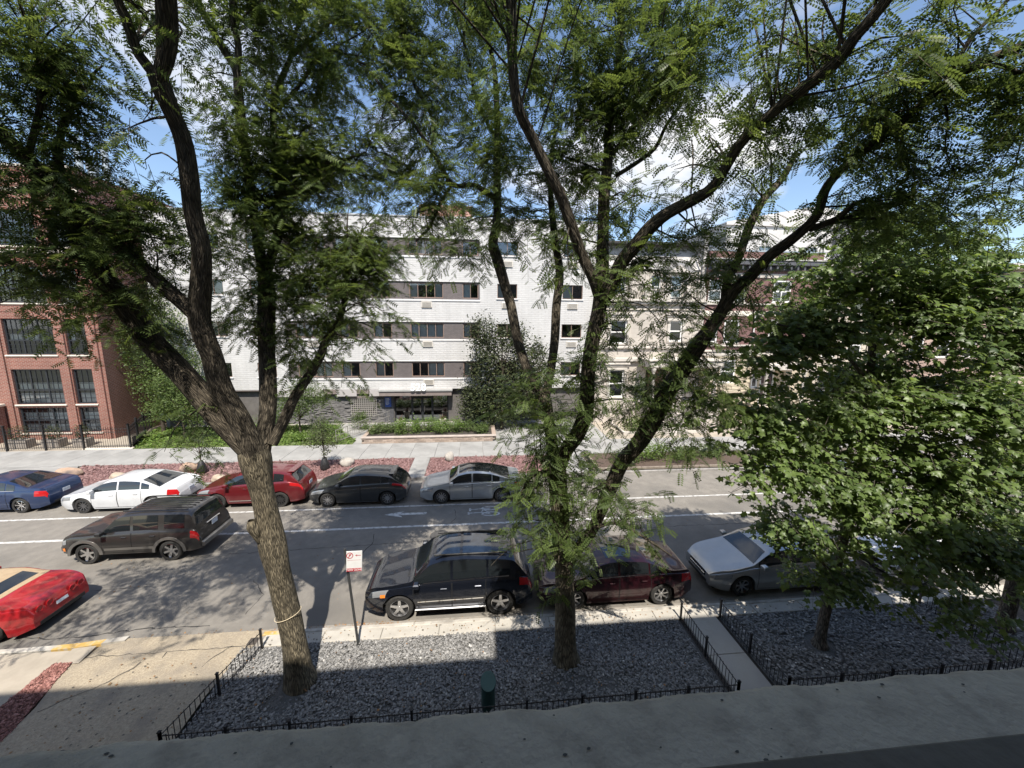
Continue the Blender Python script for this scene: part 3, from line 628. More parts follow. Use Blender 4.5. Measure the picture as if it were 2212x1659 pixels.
# porch in the middle
po = MB().cbox(13.4,19.4,GY-2.2,GY-.305,5.0,5.5,.05).build('porch_roof', M_gst, gs, GO)
MB().cbox(13.3,19.5,GY-2.3,GY-.304,5.5,5.62,.02).build('porch_cornice', M_gst, po, GO)
for x in (13.8,16.1,18.9):
    pc = MB().lathe([(.20,0),(.2,.15),(.15,.2),(.13,2.6),(.16,2.65),(.22,2.8),(.22,2.95)], 12, (x,GY-1.95,2.05)).build('porch_column', M_gst, gs, GO, smooth=True, sharp=40)
MB().cbox(13.4,19.4,GY-2.25,GY-.01,0,2.05,.03).build('porch_base', M_gs, gs, GO)
d = MB().box(14.3,15.7,GY+.12,GY+.18,2.05,4.5).build('door', mat('door_wood', (.13,.07,.04), .5), gs, GO)
for i in range(7): MB().cbox(14.0,15.9,GY-2.26-.3*(i+1),GY-2.25-.3*i,.02,2.05-.28*(i+1)+.0,.015).build('step', M_gst, gs, GO)
# balustrade
MB().cbox(13.6,18.6,GY-.22,GY-.02,10.28,10.36,.015).build('balustrade_base', M_gst, gs, GO); MB().cbox(13.6,18.6,GY-.22,GY-.02,11.0,11.12,.02).build('balustrade_rail', M_gst, gs, GO)
bal = MB().lathe([(.05,0),(.05,.06),(.035,.09),(.075,.22),(.07,.3),(.03,.48),(.055,.56),(.055,.64)], 8).mesh('baluster', M_gst, smooth=True)
for i in range(26):
    x = 13.75+i*.19
    if 15.4 < x < 17.2: continue
    put('baluster', bal, gs, (x-14, -.12, 10.36))
for x in (13.65,15.45,17.2,18.5): MB().cbox(x-.14,x+.14,GY-.26,GY+.02,10.28,11.25,.02).build('pedestal', M_gst, gs, GO)
# third floor wall set back and mansard
wall_holes('upper_wall', 9.74, 18.75, 10.27, 12.7, [(10.9,12.1,10.7,12.3),(14.2,15.0,10.5,12.2),(15.9,16.85,10.5,12.25)], GY+.35, M_gs, gs, GO, depth=.2)
for (a, b, c, d_) in ((10.9,12.1,10.7,12.3),(14.2,15.0,10.5,12.2),(15.9,16.85,10.5,12.25)):
    window(gs, GO, a, b, c, d_, GY+.35, M_wframe_white, [], [(c+d_)/2], fw=.08, rec=.05, cover=[(a+.08,b-.08,c+.1,d_-.3,M_blind)], casing=(.13, M_gst, .05))
for x in (15.55,17.15): MB().lathe([(.14,0),(.14,.1),(.11,.15),(.10,1.3),(.16,1.4),(.16,1.5)], 10, (x,GY+.12,10.75)).build('dormer_column', M_gst, gs, GO, smooth=True, sharp=40)
MB().prism([(15.1,12.45),(17.6,12.45),(17.6,12.55),(16.35,13.35),(15.1,12.55)], GY-.12, GY+1.3).build('dormer_roof', mat('slate_dark', (.22,.215,.21), .8, c2=(.30,.29,.285), scale=8), gs, GO)
MB().prism([(15.45,12.46),(17.25,12.46),(16.35,13.05)], GY-.135, GY-.1).build('dormer_gable', M_gst, gs, GO)
MB().add([(9.74,GY+.30,12.7),(18.75,GY+.30,12.7),(18.75,GY+1.9,15.0),(9.74,GY+1.9,15.0)], [(0,1,2,3)]).build('mansard', mat('slate_under', (.16,.155,.15), .9), gs, GO)
M_sl = [mat('slate_%d' % i, c, .85, c2=tuple(min(1, v*1.25) for v in c), scale=5) for i, c in enumerate(((.30,.285,.27),(.36,.345,.325),(.26,.25,.24)))]
sh = [MB().cbox(0,.40,0,.33,0,.022,.006).mesh('shingle', m_) for m_ in M_sl]; an = math.atan2(2.3, 1.6)
for r_ in range(9):
    for c_ in range(23):
        x = 9.8+c_*.39+(.195 if r_ % 2 else 0)
        t = r_*.31
        if x > 18.35 or (15.0 < x+.2 < 17.7 and r_ < 3): continue
        put('shingle', random.choice(sh), gs, (x-14, .29+math.cos(an)*t-.02, 12.70+math.sin(an)*t), (an+random.uniform(-.01,.02),0,0))
MB().cbox(9.7,18.8,GY+1.85,GY+2.2,15.0,15.15,.02).build('roof_coping', M_galv, gs, GO)
MB().box(18.35,18.85,GY+.3,GY+6,10,15.6).build('party_wall', mat('stucco_grey', (.42,.40,.38), .9, c2=(.5,.48,.46), scale=2), gs, GO)
MB().cyl((18.2,GY-.05,10.5),(18.2,GY-.05,15.2),.06,n=8).build('downpipe', mat('pipe_dark', (.1,.1,.1), .6), gs, GO)
shell(gs, GO, 9.74, 18.75, GY+.36, GY+12, 14.9, M_gs, M_roof)
# ------------------------------------------------------------------ brick and limestone row house
RY = 30.6; rh = thing('row_house', 'dark red brick row house with rusticated stone ground floor and bracketed cornice', 'house', (23,RY,0)); RO_ = (23,RY,0)
M_dbrick = brick_mat('dark_red_brick', (.165,.083,.076), (.205,.105,.095), (.15,.10,.092), bw=.21, bh=.07, ms=.008, bump=.4, dirt=(.8,1.06))
M_rust = [mat('rustic_stone_%d' % i, c, .9, c2=tuple(v*1.2 for v in c), scale=3, bump=.8, bscale=14) for i, c in enumerate(((.42,.36,.27),(.47,.41,.31),(.38,.325,.245)))]
rw = [(20.6,21.95,6.85,8.75),(19.0,20.05,6.85,8.75),(18.95,20.15,10.2,12.0),(20.9,22.2,10.2,12.0),(24.6,26.0,6.6,8.8),(24.6,26.2,10.2,12.0),(26.6,27.6,6.9,8.8)]
rg = [(20.6,21.95,3.45,5.4),(24.3,25.6,1.6,4.6),(23.5,24.1,3.0,4.7)]
wall_holes('wall', 18.8, 28.8, 6.2, 14.2, rw, RY, M_dbrick, rh, RO_, depth=.2)
wall_holes('stone_wall', 18.8, 28.8, 0, 6.2, rg, RY, M_rust[0], rh, RO_, depth=.3)
for i, (a, b, c, d_) in enumerate(rw+rg):
    window(rh, RO_, a, b, c, d_, RY, M_wframe_white, [(a+b)/2] if i in (4,5) else [], [(c+d_)/2] if i not in (0,) else [], fw=.13, rec=.05, cover=[(a+.1,b-.1,c+.45,d_-.1,M_blind)] if i in (7,2,3) else (), sill=.1, sillm=M_gst)
blk = [MB().cbox(0,.555,0,.09,0,.285,.035).mesh('stone_block', m_) for m_ in M_rust]
for r_ in range(19):
    for c_ in range(10):
        x = 18.85+c_*.575+(.28 if r_ % 2 else 0); z = .4+r_*.305
        if x > 23.0 or any(a-.18 < x+.28 < b+.18 and c-.12 < z+.15 < d_+.1 for (a, b, c, d_) in rg): continue
        put('stone_block', random.choice(blk), rh, (x-23, -.085+random.uniform(-.015,.015), z))
for (z, h, p, m_) in ((6.1,.16,.2,M_gst),(6.55,.14,.14,M_gst),(5.75,.3,.12,M_gst),(9.05,.42,.05,M_lime),(12.15,.35,.06,M_gst),(9.95,.15,.12,M_gst)): MB().cbox(18.79,28.85,RY-p,RY+.02,z,z+h-.004,.02).build('stone_course', m_, rh, RO_)
M_corn = mat('cornice_dark', (.07,.072,.08), .6, c2=(.10,.10,.11), scale=4)
MB().cbox(18.75,28.9,RY-.55,RY+.02,13.1,13.45,.04).build('cornice', M_corn, rh, RO_); MB().cbox(18.72,28.95,RY-.62,RY+.02,13.46,13.58,.02).build('cornice_gutter', M_wframe_grey, rh, RO_)
MB().cbox(18.77,28.88,RY-.12,RY+.02,12.72,13.09,.02).build('cornice_frieze', M_corn, rh, RO_)
for i in range(17): MB().cbox(18.95+i*.6,19.1+i*.6,RY-.45,RY-.13,12.75,13.09,.03).build('bracket', M_corn, rh, RO_)
MB().cbox(18.78,28.85,RY-.03,RY+.3,14.2,14.32,.02).build('coping', M_galv, rh, RO_)
MB().cyl((23.2,RY-.08,6.3),(23.2,RY-.08,9.2),.05,n=8).build('downpipe', M_wframe_white, rh, RO_)
shell(rh, RO_, 18.8, 28.8, RY, RY+12, 14.2, M_dbrick, M_roof)
MB().cbox(23.4,27.2,RY-1.7,RY-.13,4.7,5.2,.04).build('porch_roof', M_gst, rh, RO_); MB().cbox(23.4,27.2,RY-1.75,RY-.101,0,1.5,.03).build('porch_base', M_rust[1], rh, RO_)
for x in (23.65,26.95): MB().lathe([(.2,0),(.2,.2),(.14,.3),(.13,2.8),(.2,3.0),(.2,3.19)], 12, (x,RY-1.5,1.51)).build('porch_column', M_gst, rh, RO_, smooth=True, sharp=40)
MB().box(24.5,25.5,RY+.12,RY+.2,1.6,3.9).build('door', mat('door_red', (.20,.05,.03), .5), rh, RO_)
for i in range(5): MB().cbox(24.3,26.0,RY-1.76-.3*(i+1),RY-1.75-.3*i,.02,1.5-.28*(i+1),.015).build('step', M_gst, rh, RO_)
# ------------------------------------------------------------------ grey building rising behind
gb = thing('apartment_building', 'tall grey stucco building rising behind the brick row house', 'building', (33,42,0)); GB = (33,42,0)
wall_holes('wall', 27.5, 48, 0, 19.2, [(36.6,38.6,15.9,17.0),(31.5,33,15.9,17)], 42, mat('stucco', (.47,.455,.44), .9, c2=(.54,.525,.51), scale=.8), gb, GB, depth=.2)
for (a, b) in ((36.6,38.6),(31.5,33)): window(gb, GB, a, b, 15.9, 17.0, 42, M_wframe_grey, [(a+b)/2], fw=.07, rec=.08, cover=[(a+.1,b-.1,16,16.9,M_blind)])
MB().prism([(27.3,19.1),(48.2,19.1),(48.2,19.4),(38,21.4),(27.3,19.4)], 41.8, 55).build('roof', mat('flashing', (.55,.52,.5), .6), gb, GB)
MB().box(40.3,44,41.6,41.99,10,20.5).build('dark_brick_bay', brick_mat('navy_brick', (.11,.11,.13), (.14,.14,.16), (.3,.3,.3)), gb, GB)
shell(gb, GB, 27.5, 48, 42, 54, 19.1, MATS['stucco'], M_roof)
# ------------------------------------------------------------------ further houses to the right, behind the maples
specs = [(28.9,37.2,13.6,'cream stone row house glimpsed behind the maple crown', brick_mat('cream_stone', (.58,.50,.40), (.64,.56,.455), (.5,.43,.35), bw=.6, bh=.3, ms=.012, bump=.8)),
         (37.3,46.5,12.9,'pinkish brick row house near the right edge behind leaves', brick_mat('pink_brick', (.46,.30,.24), (.52,.35,.28), (.5,.42,.36))),
         (46.6,58,13.8,'tan brick house farthest along the street on the right', brick_mat('tan_brick', (.50,.42,.32), (.56,.47,.36), (.48,.42,.35)))]
for (a, b, h, lab, m_) in specs:
    O_ = ((a+b)/2, 30.7, 0); t = thing('row_house', lab, 'house', O_)
    hs = []
    for z in (1.6, 5.6, 9.3):
        for k in range(3): x = a+.9+k*(b-a-1.2)/3; hs.append((x, x+1.35, z, z+2.1))
    wall_holes('wall', a, b, 0, h, hs, 30.7, m_, t, O_, depth=.2)
    for q in hs: window(t, O_, *q, 30.7, M_wframe_white, [], [(q[2]+q[3])/2], fw=.1, rec=.06, sill=.1, sillm=M_gst)
    MB().cbox(a,b,30.3,30.75,h-.5,h,.05).build('cornice', M_gst, t, O_); shell(t, O_, a, b, 30.7, 42, h-.02, m_, M_roof)
    MB().cbox((a+b)/2-1,(a+b)/2+1,28.6,30.69,0,1.4,.02).build('stoop', M_gst, t, O_)
# ================================================================== cars
M_tyre = mat('tyre', (.018,.018,.018), .85, c2=(.035,.033,.03), scale=20)
M_alloy = mat('alloy', (.62,.62,.63), .28, metal=.9); M_chrome = mat('chrome', (.80,.80,.80), .08, metal=1); M_darkalloy = mat('dark_alloy', (.16,.16,.165), .35, metal=.8)
M_cglass = mat('car_glass', (.012,.015,.017), .03, spec=.9, coat=.6)
M_black = mat('black_plastic', (.015,.015,.016), .55, c2=(.025,.025,.025), scale=12)
M_under = mat('underbody', (.006,.006,.006), .95)
M_red_l = mat('tail_lens', (.42,.012,.014), .12, coat=.8); M_head = mat('head_lens', (.30,.31,.32), .08, coat=1, metal=.3); M_amber = mat('amber_lens', (.75,.22,.03), .2, coat=.5)
M_plate = mat('plate', (.62,.66,.70), .4, c2=(.42,.48,.58), scale=14)
def paint(name, c, metal=.45, rough=.32):
    m = mat(name, c, rough, metal=metal, coat=1, c2=tuple(v*.86 for v in c), scale=2.2, contrast=(.3,.75)); return m
def smooth_interp(pts, sg):
    px, pz = np.array([p[0] for p in pts]), np.array([p[1] for p in pts]); k = np.linspace(-2.2, 2.2, 15); wt = np.exp(-k*k/2); wt /= wt.sum()
    return lambda x: float(sum(w_*np.interp(x+kk*sg, px, pz) for w_, kk in zip(wt, k)))
class Car:
    def __init__(s, name, label, loc, L, W, top, belt, axles, wr, clr=.20, body=None, wind=None, rearg=None, side=(), doors=(), tumble=.32, nose=.22, tail=.16, arch=.07, rz=0, group='cars parked along the kerbs', cat='car', endz=(.28,.30), spokes=5, rimm=None, sg=.06, crown=.04, planf=2.6, planr=2.6):
        s.L, s.W, s.ax, s.wr, s.clr, s.tb = L, W, axles, wr, clr, tumble
        s.ztop = smooth_interp(top, sg); s.zb = smooth_interp(belt, .1); s.nose, s.tail, s.endz = nose, tail, endz; s.crown = crown; s.ar = wr+arch; s.pf, s.pr_ = planf, planr
        s.t = thing(name, label, cat, loc, rz, group); s.body = body; s.cps = [p[0] for p in top]
        xs = set(np.linspace(-L/2, L/2, 64).round(3))
        for e in (-1, 1):
            for d in (.008,.02,.04,.07,.11): xs.add(round(e*(L/2-d), 3))
        for a in axles:
            for th in np.linspace(0, math.pi, 13): xs.add(round(a+s.ar*math.cos(th), 3))
        for (a, b) in zip(s.cps[:-1], s.cps[1:]):
            for k in np.linspace(a, b, 6): xs.add(round(float(k), 3))
        xs = sorted(x for x in xs if -L/2 <= x <= L/2)
        ns = 13; mb = MB(); V = []
        for x in xs:
            h = [s.P(x, k) for k in range(ns)]; V.append(h + [(p[0], -p[1], p[2]) for p in h[-2::-1]])
        n = len(V[0])
        for row in V: mb.v += row
        for i in range(len(xs)-1):
            for j in range(n-1): mb.f.append((i*n+j, i*n+j+1, (i+1)*n+j+1, (i+1)*n+j))
        mb.f.append(tuple(range(n))[::-1]); mb.f.append(tuple(range((len(xs)-1)*n, len(xs)*n)))
        mb.build('body', body, s.t, smooth=True, sharp=38)
        MB().box(-L/2+.15, L/2-.15, -W/2+.30, W/2-.30, clr-.04, .60).build('underbody', M_under, s.t)
        MB().box(-L/2+.5, L/2-.5, -W/2+.08, W/2-.08, .5, min(.72, s.zb(0)-.1)).build('inner_wing', M_under, s.t)
        if wind: s.patch('windshield', M_cglass, wind[0], wind[1], 9.9, 14.1, .005, nx=10, ns=12)
        if rearg: s.patch('rear_window', M_cglass, rearg[0], rearg[1], 9.9, 14.1, .005, nx=10, ns=12)
        for (a, b) in side:
            for sg_ in (1, -1): s.sidewin(a, b, sg_)
        for (a, b) in doors:
            for sg_ in (1, -1):
                d = s.patch('door', body, a, b, 1.6, 5.9, .004, nx=8, ns=6, sgn=sg_, dens=True)
                for sx in (a, b): s.patch('door_seam', M_under, sx-.007, sx+.007, 1.5, 5.95, .0055, 1, 6, sg_)
                s.trimline_one('door_seam', M_under, a, b, 1.5, 1.58, sg_)
                q = np.array(s.P(b-.22, 4.6)); q[1] *= sg_
                if b-a > .6: MB().cbox(q[0]-.09, q[0]+.09, q[1]-.03, q[1]+.03, q[2]-.015, q[2]+.02, .008).build('handle', s.hm if hasattr(s, 'hm') else body, d)
        s.wheels(spokes, rimm or M_alloy)
    def w(s, x):
        L = s.L; f = 1.0
        t = (x+L/2); 
        if t < .9: f *= 1-s.nose*(1-t/.9)**s.pf
        t = (L/2-x)
        if t < .8: f *= 1-s.tail*(1-t/.8)**s.pr_
        return s.W/2*f
    def zl(s, x):
        z = s.clr
        t = x+s.L/2
        if t < .35: z = max(z, s.clr+(s.endz[0]-s.clr)*(1-t/.35))
        t = s.L/2-x
        if t < .35: z = max(z, s.clr+(s.endz[1]-s.clr)*(1-t/.35))
        for a in s.ax:
            if abs(x-a) < s.ar: z = max(z, s.wr+math.sqrt(max(0, s.ar**2-(x-a)**2)))
        return z
    def sec(s, x):
        w, zb, zl, zt = s.w(x), s.zb(x), s.zl(x), s.ztop(x)
        zb = min(zb, zt-.02); hb = zb-zl; h = zt-zb; g = min(1, h/.35); cr = s.crown
        base = s.clr; full = zb-base
        def zz(f): return max(zl+f*.02, base+full*f)
        p = [(w*.80, zl+.01), (w*.955, zl), (w*.975, zz(.16)), (w, zz(.42)), (w*.998, zz(.68)), (w*.972, zz(.92)), (w*.945, zb)]
        y0 = w*.945-.015
        yt = max(y0-h*s.tb, w*.3); 
        p += [(y0-.004-(y0-yt)*.04, zb+h*.05), (y0-(y0-yt)*.42, zb+h*.48), (y0-(y0-yt)*.86, zb+h*.88-.02*g)]
        yc = yt-.09*g-.03; p += [(yc, zt-cr*.55), (yc*.55, zt-cr*.18), (0, zt)]
        return p
    def P(s, x, k):
        x = min(max(x, -s.L/2), s.L/2); sg_ = 1
        if k > 12: k = 24-k; sg_ = -1
        p = s.sec(x); i = min(int(k), 11); f = k-i
        y = p[i][0]*(1-f)+p[i+1][0]*f; z = p[i][1]*(1-f)+p[i+1][1]*f
        return (x, y*sg_, z)
    def grid(s, name, m, G, off, flip=False):
        G = np.array(G, float); nx, ny = G.shape[:2]
        du = np.gradient(G, axis=0); dv = np.gradient(G, axis=1); nn = np.cross(du, dv); nn /= np.linalg.norm(nn, axis=2, keepdims=True)+1e-9
        c = np.array([0, 0, .55]); sgn = np.sign(((G-c)*nn).sum(2).mean()); nn *= sgn; G = G+nn*off
        F = [(i*ny+j, i*ny+j+1, (i+1)*ny+j+1, (i+1)*ny+j) for i in range(nx-1) for j in range(ny-1)]
        if sgn < 0: F = [f[::-1] for f in F]
        me = MB().add(G.reshape(-1,3).tolist(), F)
        return me.build(name, m, s.t, smooth=True)
    def patch(s, name, m, x0, x1, s0, s1, off=.005, nx=8, ns=8, sgn=1, dens=False, slant=0):
        G = []
        for i in range(nx+1):
            row = []
            for j in range(ns+1):
                v = j/ns; x = x0+(x1-x0)*i/nx + slant*v
                p = s.P(x, s0+(s1-s0)*v); row.append((p[0], p[1]*sgn, p[2]))
            G.append(row)
        return s.grid(name, m, G, off)
    def sidewin(s, a, b, sgn, name='side_window'):
        G = []; n = 12
        for i in range(n+1):
            x = a+(b-a)*i/n; row = []
            for j in range(5):
                p = s.P(x, 7.15+(8.98-7.15)*j/4); row.append((p[0], p[1]*sgn, p[2]))
            G.append(row)
        return s.grid(name, M_cglass, G, .006)
    def wheels(s, spokes, rimm):
        r, W = s.wr, s.W; rr = r*.70
        key = (round(r,3), spokes, rimm.name)
        if key not in WH:
            mb = MB(); prof = [(rr,-.10),(r*.93,-.105),(r,-.075),(r,.075),(r*.93,.105),(rr,.10)]
            mb.lathe(prof, 28, axis='y'); tm = mb.mesh('tyre', M_tyre, smooth=True, sharp=35)
            mb = MB(); mb.lathe([(rr,-.085),(rr*.93,-.09),(rr*.90,-.04),(rr*.9,.02)], 28, axis='y')
            mb.lathe([(.001,-.062),(.055,-.06),(.065,-.03)], 12, axis='y')
            for k in range(spokes):
                a = 2*math.pi*k/spokes+.3; ca, sa = math.cos(a), math.sin(a); hw0, hw1 = rr*(.10 if spokes > 6 else .17), rr*(.07 if spokes > 6 else .12)
                vs = []
                for (q, hw, yy) in ((.04, hw0, -.055), (rr*.93, hw1, -.075)):
                    for (e, dy) in ((-1,0),(1,0),(1,.03),(-1,.03)): vs.append((ca*q-sa*hw*e, yy+dy, sa*q+ca*hw*e))
                mb.add(vs, [(0,1,5,4),(1,2,6,5),(2,3,7,6),(3,0,4,7),(4,5,6,7)])
            rm = mb.mesh('rim', rimm, smooth=True, sharp=30)
            bm_ = MB().lathe([(.001,-.01),(rr*.89,-.012)], 20, axis='y').mesh('brake_disc', M_black)
            WH[key] = (tm, rm, bm_)
        tm, rm, bm_ = WH[key]
        for a in s.ax:
            for sg_ in (-1, 1):
                o = put('wheel', tm, s.t, (a, sg_*(W/2-.125), r), (0, 0, 0 if sg_ < 0 else math.pi))
                put('rim', rm, o); put('brake_disc', bm_, o)
    def mirror(s, x, m, zz=.09):
        for sg_ in (1, -1):
            p = s.P(x, 6.3); y = p[1]*sg_
            mb = MB(); mb.cbox(x-.07, x+.09, y+sg_*.06 if sg_ > 0 else y-.25, y+.25 if sg_ > 0 else y-.06, p[2]+.03, p[2]+.03+.15, .03); mb.box(x-.02, x+.04, min(y-.02, y+sg_*.08), max(y+.02, y+sg_*.08), p[2]+.02, p[2]+.08)
            mb.build('mirror', m, s.t)
    def lamp(s, name, m, x0, x1, s0, s1, off=.007, slant=0):
        for sg_ in (1, -1): s.patch(name, m, x0, x1, s0, s1, off, 6, 4, sg_, slant=slant)
    def plate(s, x, z, tilt=0, m=None):
        mb = MB().cbox(-.006, .006, -.155, .155, -.08, .08, .003); mb.build('plate', m or M_plate, s.t, loc=(x, 0, z), rot=(0, tilt, 0))
    def bbox(s, name, m, x0, x1, y0, y1, z0, z1, b=.01): return MB().cbox(x0, x1, y0, y1, z0, z1, b).build(name, m, s.t)
    def trimline_one(s, name, m, x0, x1, s0, s1, sg_): s.patch(name, m, x0, x1, s0, s1, .0055, 8, 1, sg_)
    def trimline(s, name, m, x0, x1, s0, s1, off=.012, nx=14):
        for sg_ in (1, -1): s.patch(name, m, x0, x1, s0, s1, off, nx, 1, sg_)
WH = {}
def sedan(label, x, y, L=4.85, W=1.83, H=1.46, ax=(-1.42,1.40), wr=.33, body=None, name='sedan', rimm=None, spokes=10, roofm=None, sun=None, arc=0, rear=True, rz=0, trim=M_chrome, deck=1.05, hood=.98, tail=M_red_l, headm=None, fast=0):
    h = L/2
    top = [(-h,.60),(-h+.07,.72),(-h+.30,.82),(-h+.75,hood-.09),(-h+1.30,hood+.02),(-.62-.05*fast,H-.09-.02),(-.22,H-.012),(.25,H),(.85,H-.045-.02*fast),(h-.72+.22*fast,deck+.03),(h-.35,deck+.01),(h-.07,deck-.03),(h-.03,.80),(h,.62)]
    belt = [(-h,.60),(-h+.3,.74),(-h+1.2,.90),(0,.95),(h-.6,1.0),(h,.92)]
    c = Car(name, label, (x, y, 0), L, W, top, belt, ax, wr, .19, body, (-h+1.34,-.66-.05*fast), (.92,h-.76+.2*fast), [(-1.0,-.02),(.05,.92),(.97,1.3)], [(-1.02,.0),(.02,.98)], rz=rz, nose=.26, tail=.20, spokes=spokes, rimm=rimm)
    c.mirror(-.95, body); c.lamp('headlight', headm or M_head, -h+.10, -h+.58, 4.2, 6.1, slant=.06); c.lamp('taillight', tail, h-.42, h-.035, 4.1, 6.2, slant=.02)
    c.bbox('grille', M_black, -h-.012, -h+.02, -.42, .42, .44, .62); c.bbox('bumper_intake', M_black, -h-.006, -h+.03, -.5, .5, .28, .38)
    c.bbox('grille_bar', M_chrome, -h-.02, -h-.008, -.40, .40, .51, .54); c.bbox('rear_valance', M_black, h-.03, h+.006, -.55, .55, .31, .40)
    c.plate(h+.012, .72); 
    if trim: c.trimline('window_trim', trim, -1.05, 1.28, 6.85, 7.08)
    if sun: c.patch('sunroof', M_cglass, -.32, .42, 10.15, 13.85, .006, 6, 6)
    if roofm: c.patch('glass_roof', roofm, -.60, .92, 9.95, 14.05, .004, 10, 8)
    return c
sedan('blue sedan with wide rear window, leftmost on the far side', -21.25, 18.53, 4.98, 1.86, 1.46, (-1.5,1.46), .335, paint('paint_blue', (.022,.045,.12)), rimm=M_chrome, spokes=7, deck=1.09)
sedan('white sedan with dark wheels parked behind the blue sedan', -15.68, 18.28, 4.9, 1.84, 1.45, (-1.42,1.42), .33, paint('paint_white', (.62,.63,.64), 0, .35), rimm=M_darkalloy, spokes=10, deck=1.06, trim=None)
sedan('silver sedan with black glass roof parked near the bicycle symbol', -.22, 17.98, 4.82, 1.835, 1.47, (-1.42,1.40), .33, paint('paint_silver', (.52,.545,.56), .6, .3), roofm=M_cglass, deck=1.07, fast=.7, spokes=10, rimm=M_alloy)
rs = sedan('dark red sedan with sunroof parked behind the black suv', 4.18, 10.86, 4.70, 1.84, 1.45, (-1.36,1.34), .33, paint('paint_maroon', (.032,.005,.009), .5), sun=True, deck=1.06, spokes=7)
ac_ = sedan('silver sedan parked nose out under the young maple', 9.72, 11.0, 4.93, 1.85, 1.47, (-1.5,1.3), .33, paint('paint_silver_warm', (.44,.445,.44), .65, .28), deck=1.06, spokes=7)
sedan('white sedan mostly hidden behind the young maple leaves', 15.9, 10.95, 4.8, 1.84, 1.46, (-1.42,1.38), .33, paint('paint_white_b', (.72,.72,.71), 0, .3), spokes=7)
sedan('grey sedan parked beyond the planted bed on the far side', 18.35, 18.35, 4.8, 1.83, 1.46, (-1.42,1.38), .33, paint('paint_grey', (.26,.27,.285), .6), spokes=10)
sedan('pale silver sedan on the far side behind the maple crown', 24.2, 18.4, 4.8, 1.83, 1.46, (-1.42,1.38), .33, paint('paint_silver_c', (.50,.51,.52), .5), spokes=7)
sedan('white sedan farthest right on the far side', 30.1, 18.4, 4.8, 1.83, 1.46, (-1.42,1.38), .33, paint('paint_white_c', (.7,.7,.7), 0), spokes=7)
# ---- hatchback (charcoal)
h = 2.18; pc = paint('paint_charcoal', (.055,.060,.064), .6)
hb = Car('hatchback', 'charcoal grey hatchback parked between the red crossover and the silver sedan', (-5.45,18.05,0), 4.36, 1.82,
    [(-h,.62),(-h+.06,.74),(-h+.3,.85),(-h+.8,.96),(-h+1.15,1.04),(-.42,1.40),(-.05,1.47),(.45,1.47),(1.2,1.40),(1.52,1.33),(1.98,.98),(2.1,.86),(2.15,.72),(h,.6)], [(-h,.62),(-h+.4,.78),(-.9,.93),(.6,1.0),(1.6,1.06),(h,.9)], (-1.32,1.33), .325, .19, pc,
    (-h+1.18,-.46), (1.54,1.97), [(-.9,.12),(.19,1.02),(1.08,1.42)], [(-.95,.14),(.17,1.0)], nose=.28, tail=.22, spokes=10, rimm=M_alloy)
hb.mirror(-.82, pc); hb.lamp('headlight', M_head, -h+.08, -h+.66, 4.3, 6.1, slant=.1); hb.lamp('taillight', M_red_l, h-.62, h-.06, 4.9, 6.5, slant=.05); hb.bbox('grille', M_black, -h-.012, -h+.02, -.38, .38, .32, .60); hb.plate(h+.012, .66); hb.bbox('rear_valance', M_black, h-.03, h+.006, -.5, .5, .3, .42)
hb.bbox('spoiler', pc, 1.38, 1.62, -.56, .56, 1.355, 1.395, .012)
# ---- crossover (red)
h = 2.32; pr = paint('paint_red_crossover', (.17,.016,.02), .4)
cx = Car('crossover', 'red crossover with steel wheels parked behind the big left trunk', (-10.2,18.22,0), 4.64, 1.80,
    [(-h,.70),(-h+.06,.82),(-h+.3,.95),(-h+.85,1.06),(-h+1.2,1.13),(-.55,1.54),(-.1,1.63),(.5,1.65),(1.3,1.60),(1.72,1.52),(2.12,1.12),(2.22,.98),(2.28,.80),(h,.65)], [(-h,.7),(-h+.4,.88),(-.9,1.02),(.6,1.10),(1.7,1.18),(h,1.0)], (-1.38,1.30), .35, .24, pr,
    (-h+1.24,-.6), (1.76,2.1), [(-1.0,.05),(.12,1.0),(1.06,1.5)], [(-1.02,.08),(.1,.98)], nose=.24, tail=.18, spokes=12, rimm=M_black)
cx.mirror(-.9, pr); cx.lamp('headlight', M_head, -h+.08, -h+.6, 4.3, 6.1, slant=.08); cx.lamp('taillight', M_red_l, h-.55, h-.05, 4.7, 6.3); cx.plate(h+.012, .86); cx.bbox('spoiler', pr, 1.55, 1.86, -.55, .55, 1.52, 1.57, .015); cx.bbox('rear_valance', M_black, h-.03, h+.008, -.55, .55, .33, .5); cx.trimline('door_trim', M_chrome, -.85, .95, 1.9, 2.1)
# ---- boxy four by four driving in the lane
h = 2.22; pj = paint('paint_bronze_grey', (.050,.046,.043), .45)
jp = Car('suv', 'boxy dark bronze suv standing in the traffic lane', (-11.93,14.36,0), 4.45, 1.80,
    [(-h,.86),(-h+.04,.98),(-h+.15,1.06),(-h+.7,1.12),(-h+1.28,1.17),(-.50,1.66),(-.28,1.735),(.3,1.765),(1.6,1.755),(1.92,1.72),(2.06,1.2),(2.12,1.08),(2.16,.95),(h,.75)], [(-h,.86),(-h+.3,1.0),(-.8,1.07),(.6,1.10),(2.0,1.12),(h,1.0)], (-1.48,1.20), .37, .34, pj,
    (-h+1.32,-.54), (1.93,2.05), [(-.92,-.04),(.06,.86),(1.06,1.72)], [(-.94,-.0),(.02,.92)], tumble=.20, nose=.07, tail=.06, spokes=6, rimm=M_chrome, sg=.035, endz=(.42,.42), arch=.085, planf=4, planr=4, group='vehicles on the street')
M_jtrim = paint('paint_bronze_trim', (.20,.19,.175), .5)
jp.mirror(-.86, M_black); jp.lamp('taillight', M_red_l, h-.30, h-.045, 3.9, 5.7, .012); jp.lamp('headlight', M_head, -h+.02, -h+.16, 4.2, 5.6); jp.lamp('side_marker', M_amber, -h+.03, -h+.12, 2.6, 3.4, .014)
